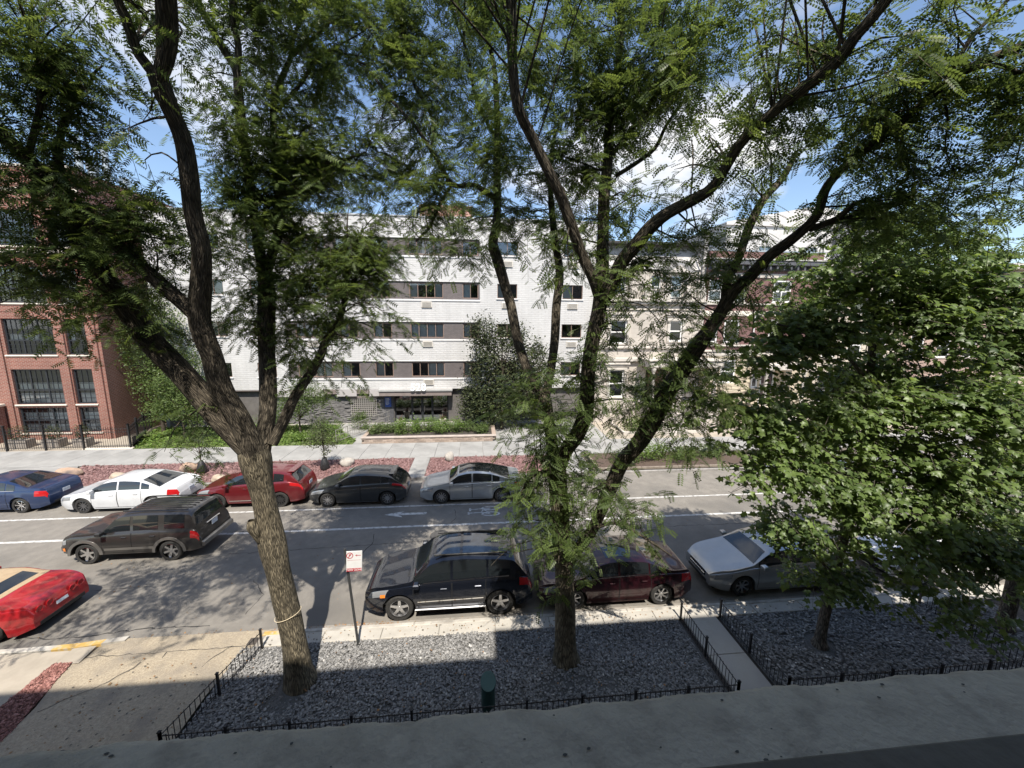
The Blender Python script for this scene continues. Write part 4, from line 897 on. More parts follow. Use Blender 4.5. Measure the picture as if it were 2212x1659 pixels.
jp.bbox('bumper', M_jtrim, h-.02, h+.10, -.82, .82, .46, .68, .04); jp.bbox('bumper', M_jtrim, -h-.08, -h+.02, -.8, .8, .46, .70, .04); jp.plate(h-.035, 1.02, 0); jp.bbox('tail_trim', M_chrome, h-.10, h-.06, -.35, .35, 1.10, 1.14, .008)
jp.trimline('door_trim', M_jtrim, -.88, .86, 2.25, 2.75, .018)
for a in (-1.48, 1.20):
    for sg_ in (1, -1):
        mb = MB(); n = 16
        for i in range(n+1):
            th = math.pi*(i/n); rr = .455; x = a+rr*1.0*math.cos(th); z = .37+rr*math.sin(th); x2 = a+(rr+.10)*math.cos(th); z2 = .37+(rr+.09)*math.sin(th)
            for (xx, yy, zz) in ((x,.87,z),(x,.925,z),(x2,.915,z2),(x2,.88,z2)): mb.v.append((xx, yy*sg_, zz))
        for i in range(n):
            for j in range(4): q = (i*4+j, i*4+(j+1)%4, i*4+4+(j+1)%4, i*4+4+j); mb.f.append(q if sg_ > 0 else q[::-1])
        mb.build('wheel_arch', M_jtrim, jp.t, smooth=True, sharp=50)
for y in (-.58, .58): jp.bbox('roof_rail', M_black, -.35, 1.75, y-.02, y+.02, 1.765, 1.81, .01)
for i in range(5): jp.bbox('roof_rib', pj, -.2, 1.75, -.36+i*.18-.012, -.36+i*.18+.012, 1.745, 1.772, .006)
# ---- luxury suv (blue black)
h = 2.39; pm = paint('paint_navy_black', (.012,.015,.024), .5, .22)
ml = Car('suv', 'glossy blue black suv with sunroof at the near kerb beside the tow zone sign', (-.78,10.90,0), 4.78, 1.91,
    [(-h,.76),(-h+.05,.88),(-h+.25,1.0),(-h+.85,1.10),(-h+1.32,1.17),(-.58,1.66),(-.22,1.76),(.4,1.79),(1.5,1.74),(1.86,1.68),(2.18,1.22),(2.28,1.06),(2.34,.9),(h,.7)], [(-h,.76),(-h+.4,.94),(-.9,1.06),(.6,1.12),(1.8,1.18),(h,1.05)], (-1.42,1.44), .385, .28, pm,
    (-h+1.36,-.63), (1.9,2.16), [(-1.0,.02),(.09,1.04),(1.10,1.72)], [(-1.02,.05),(.07,1.02)], tumble=.26, nose=.22, tail=.15, spokes=5, rimm=M_alloy, sg=.07, endz=(.36,.38))
ml.mirror(-.92, pm); ml.lamp('headlight', M_head, -h+.10, -h+.60, 4.3, 6.05, slant=.10); ml.lamp('turn_signal', M_amber, -h+.46, -h+.60, 4.15, 4.7, .012); ml.lamp('taillight', M_red_l, h-.4, h-.04, 4.3, 6.2)
ml.patch('sunroof', mat('sunroof_glass', (.012,.02,.035), .02, coat=1), -.42, .28, 10.2, 13.8, .006, 6, 6); ml.patch('rear_sunroof', MATS['sunroof_glass'], .36, 1.2, 10.2, 13.8, .006, 6, 6)
ml.trimline('window_trim', M_chrome, -1.05, 1.68, 6.85, 7.08); ml.trimline('door_trim', M_chrome, -.9, .95, 2.85, 3.0)
for sg_ in (1, -1):
    ml.bbox('running_board', M_darkalloy, -.98, 1.02, .84 if sg_ > 0 else -1.0, 1.0 if sg_ > 0 else -.84, .33, .385, .02)
    ml.bbox('roof_rail', M_black, -.45, 1.65, sg_*.60-.02, sg_*.60+.02, 1.745, 1.80, .012)
    ml.bbox('hood_vent', M_black, -1.22, -1.08, sg_*.45-.13, sg_*.45+.13, 1.135, 1.15, .004)
ml.bbox('grille', M_black, -h-.014, -h+.03, -.42, .42, .52, .76); ml.bbox('grille_bar', M_chrome, -h-.022, -h-.01, -.4, .4, .63, .66); ml.plate(h+.012, .92)
# ---- convertible sports car (red, tan top)
h = 2.285; pv = paint('paint_bright_red', (.42,.015,.020), .2); M_tanv = mat('tan_canvas', (.34,.25,.155), .9, c2=(.40,.30,.19), scale=5, bump=.2, bscale=60)
vt = Car('sports_car', 'red convertible sports car with raised tan soft top', (-14.0,10.95,0), 4.57, 1.88,
    [(-h,.40),(-h+.1,.50),(-h+.6,.68),(-h+1.2,.80),(-h+1.75,.86),(-.05,1.17),(.25,1.20),(.7,1.17),(1.12,.98),(1.28,.945),(1.8,.93),(2.17,.90),(2.245,.84),(2.27,.68),(h,.50)], [(-h,.4),(-h+.4,.58),(-.6,.80),(.8,.86),(1.6,.88),(h,.82)], (-1.30,1.36), .33, .15, pv,
    (-h+1.78,-.1), None, [(-.42,.62)], [(-.55,.78)], tumble=.42, nose=.30, tail=.22, spokes=5, rimm=M_chrome, sg=.07, endz=(.2,.26), planr=2.4, cat='car')
vt.patch('soft_top', M_tanv, -.04, 1.24, 9.3, 14.7, .006, 14, 14); vt.patch('rear_window', M_cglass, .78, 1.10, 10.3, 13.7, .010, 6, 6); vt.mirror(-.5, pv, .05)
for sg_ in (1, -1):
    o = vt.sidewin(.64, .98, sg_, 'top_side'); o.data.materials.clear(); o.data.materials.append(M_tanv)
    for y in (.30, .55):
        MB().lathe([(.001,.006),(.062,.008),(.082,.016),(.098,.0)], 16, axis='y').build('taillight', M_red_l, vt.t, loc=(h-.006 if y < .5 else h-.016, sg_*y, .70), rot=(0, R(-6), R(-90)))
vt.plate(h-.004, .60, R(-12)); vt.bbox('rear_valance', M_black, h-.05, h+.005, -.6, .6, .24, .36)
# ================================================================== foliage helpers
M_bark = None
def bark_mat(name, c1, c2, scale=(26,3.2), bump=1.0):
    if name in MATS: return MATS[name]
    m = bpy.data.materials.new(name); m.use_nodes = True; MATS[name] = m; t = m.node_tree; b = t.nodes['Principled BSDF']; b.inputs['Roughness'].default_value = .9; b.inputs['Specular IOR Level'].default_value = .2
    uv = t.nodes.new('ShaderNodeUVMap'); uv.uv_map = 'uv'
    wn = t.nodes.new('ShaderNodeTexNoise'); wn.inputs['Scale'].default_value = 3; wn.inputs['Detail'].default_value = 3; t.links.new(uv.outputs[0], wn.inputs['Vector'])
    mix = t.nodes.new('ShaderNodeMix'); mix.data_type = 'VECTOR'; mix.inputs[0].default_value = .10; t.links.new(uv.outputs[0], mix.inputs[4]); t.links.new(wn.outputs['Color'], mix.inputs[5])
    mp = t.nodes.new('ShaderNodeMapping'); mp.inputs['Scale'].default_value = (scale[0], scale[1], 1); t.links.new(mix.outputs[1], mp.inputs[0])
    vo = t.nodes.new('ShaderNodeTexVoronoi'); vo.feature = 'DISTANCE_TO_EDGE'; vo.inputs['Scale'].default_value = 1; t.links.new(mp.outputs[0], vo.inputs['Vector'])
    rp = t.nodes.new('ShaderNodeValToRGB'); rp.color_ramp.elements[0].position = .0; rp.color_ramp.elements[1].position = .24; rp.color_ramp.elements[0].color = (*c1, 1); rp.color_ramp.elements[1].color = (*c2, 1)
    t.links.new(vo.outputs[0], rp.inputs[0])
    nz = t.nodes.new('ShaderNodeTexNoise'); nz.inputs['Scale'].default_value = 5; nz.inputs['Detail'].default_value = 7; t.links.new(uv.outputs[0], nz.inputs['Vector'])
    mr = t.nodes.new('ShaderNodeMapRange'); mr.inputs[1].default_value = .3; mr.inputs[2].default_value = .7; mr.inputs[3].default_value = .6; mr.inputs[4].default_value = 1.2; t.links.new(nz.outputs[0], mr.inputs[0])
    ml = t.nodes.new('ShaderNodeMix'); ml.data_type = 'RGBA'; ml.blend_type = 'MULTIPLY'; ml.inputs[0].default_value = 1; t.links.new(rp.outputs[0], ml.inputs[6]); t.links.new(mr.outputs[0], ml.inputs[7]); t.links.new(ml.outputs[2], b.inputs['Base Color'])
    mi = t.nodes.new('ShaderNodeMath'); mi.operation = 'MINIMUM'; mi.inputs[1].default_value = .22; t.links.new(vo.outputs[0], mi.inputs[0])
    sm = t.nodes.new('ShaderNodeMath'); sm.operation = 'MULTIPLY_ADD'; sm.inputs[1].default_value = 3; t.links.new(mi.outputs[0], sm.inputs[0]); t.links.new(nz.outputs[0], sm.inputs[2])
    bp = t.nodes.new('ShaderNodeBump'); bp.inputs['Strength'].default_value = bump; bp.inputs['Distance'].default_value = .035; t.links.new(sm.outputs[0], bp.inputs['Height']); t.links.new(bp.outputs[0], b.inputs['Normal']); return m
def spline(P, step):
    P = np.asarray(P, float); n = len(P)
    if n == 2: m = max(2, int(np.linalg.norm(P[1,:3]-P[0,:3])/step)+1); return P[0]+(P[1]-P[0])*np.linspace(0,1,m)[:,None]
    Q = np.vstack([2*P[0]-P[1], P, 2*P[-1]-P[-2]]); out_ = []
    for i in range(1, n):
        a, b, c, d = Q[i-1], Q[i], Q[i+1], Q[i+2]; m = max(1, int(np.linalg.norm(c[:3]-b[:3])/step))
        t = np.linspace(0, 1, m, endpoint=False)[:,None]
        out_.append(.5*((2*b)+(-a+c)*t+(2*a-5*b+4*c-d)*t**2+(-a+3*b-3*c+d)*t**3))
    out_.append(P[-1:]); return np.vstack(out_)
class Tubes:
    def __init__(s): s.V = []; s.F = []; s.UV = []; s.n = 0
    def add(s, pts, step=.12, sides=10, rough=.0, seed=0):
        """pts: rows of x, y, z, radius"""
        S = spline(pts, step); P = S[:,:3]; r_ = np.maximum(S[:,3], .002); n = len(P)
        T = np.gradient(P, axis=0); T /= np.linalg.norm(T, axis=1, keepdims=True)+1e-9
        a = np.cross(T[0], [0,0,1.0]); 
        if np.linalg.norm(a) < .1: a = np.cross(T[0], [0,1.0,0])
        a /= np.linalg.norm(a); A = [a]
        for i in range(1, n): a = A[-1]-T[i]*(A[-1]@T[i]); a /= np.linalg.norm(a)+1e-9; A.append(a)
        A = np.array(A); B = np.cross(T, A); th = np.linspace(0, 2*np.pi, sides+1)
        ln = np.concatenate([[0], np.cumsum(np.linalg.norm(np.diff(P, axis=0), axis=1))])
        R_ = np.repeat(r_[:,None], sides+1, 1)
        if rough: 
            ph = (seed*1.7) % 6.28
            R_ = R_*(1+rough*(np.sin(3*th[None]+ln[:,None]*1.3+ph)*.6+np.sin(5*th[None]-ln[:,None]*2.1+ph*2)*.4+.6*np.sin(ln[:,None]*3.7+ph*3)*np.sin(2*th[None]+ph)))
            R_[:,-1] = R_[:,0]
        V = P[:,None]+R_[...,None]*(A[:,None]*np.cos(th)[None,:,None]+B[:,None]*np.sin(th)[None,:,None])
        k = sides+1; idx = np.arange(n*k).reshape(n, k)
        F = np.stack([idx[:-1,:-1], idx[:-1,1:], idx[1:,1:], idx[1:,:-1]], -1).reshape(-1, 4)+s.n
        u = np.broadcast_to(th[None]/(2*np.pi)*2*np.pi*float(np.median(r_)), (n, k)); v = np.broadcast_to(ln[:,None], (n, k))
        s.V.append(V.reshape(-1,3)); s.F.append(F); s.UV.append(np.stack([u, v], -1).reshape(-1,2)); s.n += n*k; return S
    def build(s, name, m, parent, off, **kw):
        V = np.vstack(s.V)-np.asarray(off); F = np.vstack(s.F); UV = np.vstack(s.UV)
        me = npmesh(name, V, F, m, smooth=True); ul = me.uv_layers.new(name='uv'); ul.data.foreach_set('uv', UV[F.ravel()].astype(np.float32).ravel())
        return put(name, me, parent, **kw)
def unit(v): return v/(np.linalg.norm(v, axis=-1, keepdims=True)+1e-9)
def inst(LV, LF, pos, d, up, size, tint):
    """place a small leaf mesh (LV along +x, normal +z) many times -> arrays"""
    d = unit(d); s_ = unit(np.cross(up, d)); n_ = np.cross(d, s_)
    Bs = np.stack([d, s_, n_], 1)*size[:,None,None]
    V = np.einsum('vk,nkj->nvj', LV, Bs)+pos[:,None]
    F = LF[None]+(np.arange(len(pos))*len(LV))[:,None,None]
    return V.reshape(-1,3), F.reshape(-1, LF.shape[1]), np.repeat(tint, len(LV))
# locust frond: rachis with paired leaflets
def frond_mesh(pairs=6):
    V = []; F = []
    for i in range(pairs):
        x = .14+.80*i/(pairs-1); ll = .26*(1-.35*abs(i/(pairs-1)-.45)); drop = -.10*x*x
        for e in (1, -1):
            a = R(62); dx, dy = math.cos(a)*ll, math.sin(a)*ll*e; px, py = -dy*.20*e*0+math.sin(a)*.074, -math.cos(a)*.074*e
            b = (x, .008*e, drop); m_ = (x+dx*.55, dy*.55+.008*e, drop-.012); t = (x+dx, dy, drop-.035)
            n = len(V); V += [b, (m_[0]+px, m_[1]+py, m_[2]), t, (m_[0]-px, m_[1]-py, m_[2])]; F.append((n, n+1, n+2, n+3) if e < 0 else (n, n+3, n+2, n+1))
    n = len(V); V += [(0,-.006,0),(0,.006,0),(1,.004,-.10),(1,-.004,-.10)]; F.append((n, n+3, n+2, n+1))
    return np.array(V), np.array(F)
FRV, FRF = frond_mesh()
def far_frond(pairs=6):
    V = []; F = []
    for i in range(pairs):
        x = .12+.80*i/(pairs-1); ll = .28*(1-.35*abs(i/(pairs-1)-.45)); drop = -.10*x*x; a = R(62)
        for e in (1, -1):
            n = len(V); V += [(x-.05, .004*e, drop), (x+.085, .004*e, drop), (x+math.cos(a)*ll, math.sin(a)*ll*e, drop-.035)]; F.append((n, n+1, n+2) if e > 0 else (n, n+2, n+1))
    return np.array(V), np.array(F)
FFV, FFF = far_frond()
def maple_leaf():
    ol = [(0,0),(.06,.40),(.30,.27),(.48,.50),(.62,.18),(1,0)]
    pts = ol+[(x, -y) for x, y in ol[-2:0:-1]]; V = [(x, y, -.20*abs(y)-.22*x*x) for x, y in pts]+[(.42,0,.02)]; c = len(V)-1
    return np.array(V), np.array([(c, i, (i+1)%c) for i in range(c)])
MLV, MLF = maple_leaf()
DLV = np.array([(0,0,0),(.5,.30,-.03),(1,0,-.08),(.5,-.30,-.03)]); DLF = np.array([(0,3,2,1)])
def scatter_leaves(P, size, up=.6, jit=.35):
    n = len(P); d = unit(rng.normal(size=(n,3))*[1,1,.5]); nn = unit(rng.normal(size=(n,3))+np.array([0,0,up*3]))
    return d, nn, size*(1+jit*rng.normal(size=n)).clip(.5,1.9)
def bush_mesh(name, blobs, leaf, m, off, shell_=.55, up=.5, base=.2):
    """leaves filling a set of ellipsoids, denser to the outside"""
    Vs, Fs, Ts = [], [], []; k = 0
    for (c, r_, n) in blobs:
        q = unit(rng.normal(size=(n,3))); rad = (shell_+(1-shell_)*rng.uniform(size=(n,1)))**.7*(1+.16*np.sin(q[:,:1]*7+q[:,1:2]*5+c[0])+.12*rng.normal(size=(n,1)))
        P = np.asarray(c)+q*rad*np.asarray(r_); d, nn, s_ = scatter_leaves(P, leaf, up); nn = unit(nn+q*.7)
        V, F, T = inst(DLV, DLF, P, d, nn, s_, np.clip(rng.normal(.5,.22,n),0,1)); Vs.append(V); Fs.append(F+k); Ts.append(T); k += len(V)
    return npmesh(name, np.vstack(Vs)-np.asarray(off), np.vstack(Fs), m, np.concatenate(Ts))
M_lf_locust = leaf_mat('locust_leaf', (.040,.066,.023), (.150,.205,.060), .48)
M_lf_maple = leaf_mat('maple_leaf', (.050,.086,.026), (.205,.285,.085), .46, .45)
M_lf_dark = leaf_mat('evergreen_leaf', (.018,.030,.014), (.075,.085,.035), .15, .2)
M_lf_bright = leaf_mat('shrub_leaf', (.06,.11,.025), (.20,.29,.07), .35)
M_lf_mid = leaf_mat('tree_leaf', (.045,.075,.022), (.14,.19,.06), .35)
M_lf_dull = leaf_mat('young_leaf', (.05,.065,.03), (.13,.15,.07), .3)
M_bk = bark_mat('locust_bark', (.075,.064,.046), (.25,.212,.145), (50,5.0), .8)  # trunk bark, paled to paint the sun on it
M_bk_shade = bark_mat('locust_bark_shade', (.046,.039,.030), (.155,.130,.095), (50,5.0), .8)  # limb and branch bark, darkened to paint the crown's shade
M_bk_m = bark_mat('maple_bark', (.07,.06,.05), (.19,.165,.135), (34,6), .5)
M_bk_s = bark_mat('sapling_bark', (.05,.04,.03), (.13,.105,.08), (60,12), .4)
# ================================================================== street furniture and yard things
# ---- low iron fences round the tree beds
picket_me = MB().cyl((0,0,0),(0,0,.50),.0075,n=6).mesh('picket', M_iron)
post_me = MB().cbox(-.022,.022,-.022,.022,0,.55,.004).cbox(-.03,.03,-.03,.03,.55,.575,.006).mesh('post', M_iron)
def low_fence(label, path, post_at):
    t = thing('garden_fence', label, 'fence', (path[0][0], path[0][1], .09), group='low iron fences round the tree beds'); ox, oy = path[0]
    for (a, b) in zip(path[:-1], path[1:]):
        Ls = math.dist(a, b); n = int(Ls/.112); d = ((b[0]-a[0])/Ls, (b[1]-a[1])/Ls)
        for z in (.47, .10):
            mb = MB().cyl((a[0]-ox,a[1]-oy,z),(b[0]-ox,b[1]-oy,z),.011 if z > .3 else .008,n=6); mb.build('rail', M_iron, t)
        for i in range(1, n): x, y = a[0]+d[0]*i*.112, a[1]+d[1]*i*.112; put('picket', picket_me, t, (x-ox, y-oy, 0), (random.uniform(-.01,.01),random.uniform(-.01,.01),0))
        m_ = max(1, round(Ls/post_at))
        for i in range(m_+1): put('post', post_me, t, (a[0]+d[0]*Ls*i/m_-ox, a[1]+d[1]*Ls*i/m_-oy, 0))
low_fence('low black iron picket fence round the gravel bed of the two locust trees', [(-5.5,9.22),(-6.05,6.78),(5.72,6.82),(5.74,9.25)], 1.2)
low_fence('low black iron picket fence round the gravel bed of the young maple', [(6.92,9.25),(6.92,6.82),(13.3,6.82),(13.3,9.25)], 1.2)
# ---- no parking sign
sg = thing('parking_sign', 'white and red no parking tow zone sign on a black post', 'sign', (-3.09,9.13,.10))
MB().cyl((0,0,0),(-.18,0,2.72),.032,.03,n=12).build('post', mat('sign_post', (.03,.033,.033), .6, c2=(.05,.05,.05), scale=8), sg)
SR = (R(90+0),0,R(4)); SX = (-.165+.21, -.045, 2.40)
pl = MB().cbox(-.185,.185,-.275,.275,-.006,.006,.003).build('plate', mat('sign_white', (.74,.74,.73), .5, c2=(.66,.66,.65), scale=4), sg, loc=SX, rot=(R(90),R(3.5),R(6)))
M_sred = mat('sign_red', (.42,.03,.045), .5)
MB().cbox(-.18,.18,-.27,-.185,.007,.0085,.0005).build('red_band', M_sred, pl)
me = text_mesh('TOW ZONE', .068, .001, .0008); me.materials.append(mat('sign_letter', (.75,.75,.74), .5)); put('lettering', me, pl, (0,-.228,.0105))
me = text_mesh('P', .105, .001, .002); me.materials.append(M_sred); put('lettering', me, pl, (-.105,.155,.009))
mb = MB(); n = 28
for i in range(n):
    a = 2*math.pi*i/n; mb.v += [(-.105+.082*math.cos(a), .158+.082*math.sin(a), .0075), (-.105+.064*math.cos(a), .158+.064*math.sin(a), .0075)]
for i in range(n): j = (i+1)%n; mb.f.append((2*i,2*j,2*j+1,2*i+1))
mb.add([(-.16,.098,.0078),(-.146,.088,.0078),(-.05,.218,.0078),(-.064,.228,.0078)], [(0,1,2,3)])
mb.add([(.02,.158,.0075),(.07,.128,.0075),(.06,.15,.0075),(.155,.15,.0075),(.155,.166,.0075),(.06,.166,.0075),(.07,.188,.0075)], [(0,1,2,3,4,5,6)])
mb.add([(-.16,.03,.0075),(.16,.03,.0075),(.16,.036,.0075),(-.16,.036,.0075)], [(0,1,2,3)])
mb.build('no_parking_mark', M_sred, pl)
# ---- green bollard with slanting cap
bo = thing('bollard', 'dark green round bollard with slanted lid behind the low fence', 'bollard', (.22,7.22,.09))
mb = MB(); n = 20
for k, (r_, zf) in enumerate(((.150,0),(.150,1),(.168,1.0),(.168,1.06))):
    for i in range(n):
        a = 2*math.pi*i/n; x, y = r_*math.cos(a), r_*math.sin(a); ztop = .60+y*.55
        mb.v.append((x, y, 0 if zf == 0 else ztop+(zf-1)*.6))
for k in range(3):
    for i in range(n): mb.f.append((k*n+i, k*n+(i+1)%n, (k+1)*n+(i+1)%n, (k+1)*n+i))
M_grn = mat('green_plastic', (.010,.040,.036), .45, c2=(.016,.055,.048), scale=5)
mb.build('body', M_grn, bo, smooth=True, sharp=40)
MB().flat([(.166*math.cos(2*math.pi*i/n), .166*math.sin(2*math.pi*i/n)) for i in range(n)], 0).build('lid', mat('lid_green', (.015,.075,.070), .4, c2=(.022,.095,.085), scale=3), bo)
l_ = [o for o in bo.children if o.name.startswith('lid')][0]
for v in l_.data.vertices: v.co.z = .64+v.co.y*.55
# ---- rope round the left trunk is built with the tree
# ---- boulders on the red rock
def boulder(label, x, y, s, m, seed):
    bm = bmesh.new(); bmesh.ops.create_icosphere(bm, subdivisions=4, radius=1); r_ = np.random.default_rng(seed); ph = r_.uniform(0,6,6)
    for v in bm.verts:
        c = v.co; k = 1+.10*math.sin(c.x*2.7+ph[0])*math.cos(c.y*2.2+ph[1])+.06*math.sin(c.z*4+ph[2]+c.x*3)+.03*math.sin(c.x*9+ph[3])*math.sin(c.y*8+ph[4]); v.co = c*k
        v.co = Vector((v.co.x*s[0], v.co.y*s[1], v.co.z*s[2]))
    me = bpy.data.meshes.new('boulder'); bm.to_mesh(me); bm.free(); me.polygons.foreach_set('use_smooth', [True]*len(me.polygons)); me.materials.append(m)
    put('boulder', me, None, (x, y, .10+s[2]*.62), (0,0,r_.uniform(-.3,.3)), label=label, cat='boulder', group='boulders on the red lava rock')
M_bro = mat('boulder_brown', (.30,.20,.14), .9, c2=(.46,.33,.24), scale=3, bump=.5, bscale=12, third=(.10,.08,.075), tscale=1.4)
M_bta = mat('boulder_tan', (.34,.27,.20), .9, c2=(.45,.37,.29), scale=3.5, bump=.5, bscale=12); M_bgr = mat('boulder_grey', (.30,.275,.24), .9, c2=(.42,.39,.35), scale=4, bump=.5, bscale=14)
def gz(px, py): 
    d = _r*(px-1106)/FPX - _u*(py-829.5)/FPX + _f; t = (.15-CAM_H)/d[2]; return d[0]*t, d[1]*t
for (px, py, s, m_, lab, sd) in ((145,1028,(.62,.32,.28),M_bro,'long brown boulder behind the blue sedan',1),(250,1037,(.42,.28,.25),M_bta,'half hidden tan boulder behind the white sedan roof',2),(404,1018,(.45,.35,.30),M_bro,'brown boulder beside the thin tree with a bark guard',3),(470,1040,(.36,.26,.22),M_bta,'tan boulder behind the red crossover nose',4),(748,1005,(.40,.34,.28),M_bgr,'round pale grey boulder beside the young tree with a black bag',5),(970,995,(.28,.28,.34),M_bgr,'upright pale boulder behind the silver sedan',6)):
    x, y = gz(px, py); boulder(lab, x, y+.15, s, m_, sd)
# ---- planter bed in front of the 528 entry
pw = thing('planter', 'low stone walled planter full of green shrubs before the 528 entrance', 'planter', (-3.3,26.15,.115)); 
M_pl = [mat('planter_stone_%d' % i, c, .9, c2=tuple(v*1.2 for v in c), scale=4, bump=.4, bscale=20) for i, c in enumerate(((.30,.235,.19),(.36,.29,.24),(.25,.20,.165)))]
pb = [MB().cbox(0,.30,0,.2,0,.115,.012).mesh('stone', m_) for m_ in M_pl]
for r_ in range(3):
    for c_ in range(29): put('stone', random.choice(pb), pw, (-4.5+c_*.309+(.15 if r_ % 2 else 0), .02+random.uniform(-.01,.01), r_*.12))
MB().cbox(-4.55,4.7,-.03,.28,.362,.45,.02).build('cap', mat('cap_stone', (.34,.29,.25), .9, c2=(.42,.36,.32), scale=3), pw)
MB().box(-4.5,4.6,.2,3.2,0,.36).build('soil', M_soil, pw)
MB().cbox(-4.55,-4.27,.28,3.2,0,.45,.02).cbox(4.4,4.7,.28,3.2,0,.45,.02).build('side_wall', M_pl[0], pw)
# ---- ramp railing left of the planter
rl = thing('handrail', 'grey metal ramp railing running up to the entrance', 'railing', (-9.5,26.3,.12)); M_rail = mat('rail_metal', (.20,.19,.17), .6)
P0, P1 = Vector((0,0,0)), Vector((2.6,4.6,.25)); nr = 26
for z in (.95,.55,.15): MB().cyl(P0+Vector((0,0,z)),P1+Vector((0,0,z)),.022,n=6).build('rail', M_rail, rl)
for i in range(nr+1):
    p = P0.lerp(P1, i/nr); MB().cyl(p+Vector((0,0,.15)),p+Vector((0,0,.95)),.010 if i % 5 else .028,n=6).build('baluster' if i % 5 else 'post', M_rail, rl)
for i in range(4):
    pass
# ---- two pots at the door
def pot(label, x, y):
    t = thing('plant_pot', label, 'plant pot', (x,y,.12), group='pots flanking the entrance')
    MB().lathe([(.001,.0),(.20,0),(.27,.5),(.29,.5),(.29,.55),(.25,.55),(.24,.5),(.001,.48)], 18).build('pot', mat('pot_cream', (.55,.50,.43), .8), t, smooth=True, sharp=35)
    mb = MB()
    for _ in range(70):
        a = random.uniform(0,6.28); r_ = random.uniform(.1,.42); z = .5+random.uniform(.15,.55); w_ = .018
        b = Vector((random.gauss(0,.07),random.gauss(0,.07),.5)); e = Vector((r_*math.cos(a), r_*math.sin(a), z)); s_ = Vector((-math.sin(a)*w_, math.cos(a)*w_, 0)); mb.add([b-s_, b+s_, e], [(0,1,2)])
    mb.build('foliage', mat('pot_leaf', (.11,.045,.035), .7), t, kind='stuff')
pot('cream pot of dark red leaves left of the glass doors', -6.0, 30.5); pot('cream pot of dark red leaves right of the glass doors', -2.7, 30.6)
# ---- tall iron fence of the brick loft
tf = thing('iron_fence', 'tall black iron fence with posts round the brick loft yard', 'fence', (-22.3,26.2,.12))
tp = MB().cyl((0,0,.08),(0,0,1.42),.011,n=5).add([(0,0,1.50),(.02,0,1.42),(0,.02,1.42),(-.02,0,1.42),(0,-.02,1.42)], [(0,1,2),(0,2,3),(0,3,4),(0,4,1)]).mesh('picket', M_iron)
tpost = MB().cbox(-.045,.045,-.045,.045,0,1.58,.006).cbox(-.06,.06,-.06,.06,1.58,1.66,.02).mesh('post', M_iron)
TFX = -22.3
for (a, b) in (((-22.3,26.2),(-24.9,31.2)),((-22.3,26.2),(-25.0,26.15)),((-25.0,26.15),(-36,26.1))):
    Ls = math.dist(a, b); d = ((b[0]-a[0])/Ls, (b[1]-a[1])/Ls); n = int(Ls/.13)
    for z in (.18,1.12,1.32): MB().cyl((a[0]+22.3,a[1]-26.2,z),(b[0]+22.3,b[1]-26.2,z),.018,n=6).build('rail', M_iron, tf)
    for i in range(1, n): put('picket', tp, tf, (a[0]+d[0]*i*.13+22.3, a[1]+d[1]*i*.13-26.2, 0))
    m_ = max(1, round(Ls/2.2))
    for i in range(m_+1): put('post', tpost, tf, (a[0]+d[0]*Ls*i/m_+22.3, a[1]+d[1]*Ls*i/m_-26.2, 0))
MB().cbox(-25.1,-22.15,26.12,26.3,.1,.2,.01).build('kerb', M_lime, tf, (-22.3,26.2,.12))
lf = thing('iron_fence', 'short black iron tree guard at the far left by the pavement', 'fence', (-27.2,23.1,.12))
for i in range(12): put('picket', MB().cyl((0,0,0),(0,0,.62),.012,n=5).mesh('picket', M_iron) if i == 0 else lf.children[0].data, lf, (i*-.15,0,0))
for z in (.12,.55): MB().cyl((.05,0,z),(-1.75,0,z),.018,n=6).build('rail', M_iron, lf)
put('post', tpost, lf, (.08,0,-.9), label='corner post')
# ---- planters with evergreens in the loft yard
for i, (x, w_) in enumerate(((-29.4,1.2),(-27.4,1.0),(-25.7,.8))):
    t = thing('box_planter', ('wide wooden planter box with dark evergreens behind the iron fence','middle wooden planter box with dark evergreens behind the iron fence','small wooden planter box nearest the fence corner')[i], 'planter', (x,26.9,.12), group='planter boxes in the loft yard')
    for k in range(int(w_/.12)): MB().cbox(-w_/2+k*.12,-w_/2+k*.12+.112,-.3,-.27,0,.6,.004).build('plank', mat('weathered_wood', (.24,.21,.18), .9, c2=(.33,.29,.25), scale=8, stretch=(1,1,.2)), t)
    MB().box(-w_/2,w_/2,-.269,.3,0,.56).build('box', MATS['weathered_wood'], t)
    put('foliage', bush_mesh('foliage', [((x,26.9,1.05),(w_*.5,.35,.55),600)], .08, M_lf_dark, (x,26.9,.12)), t, kind='stuff')
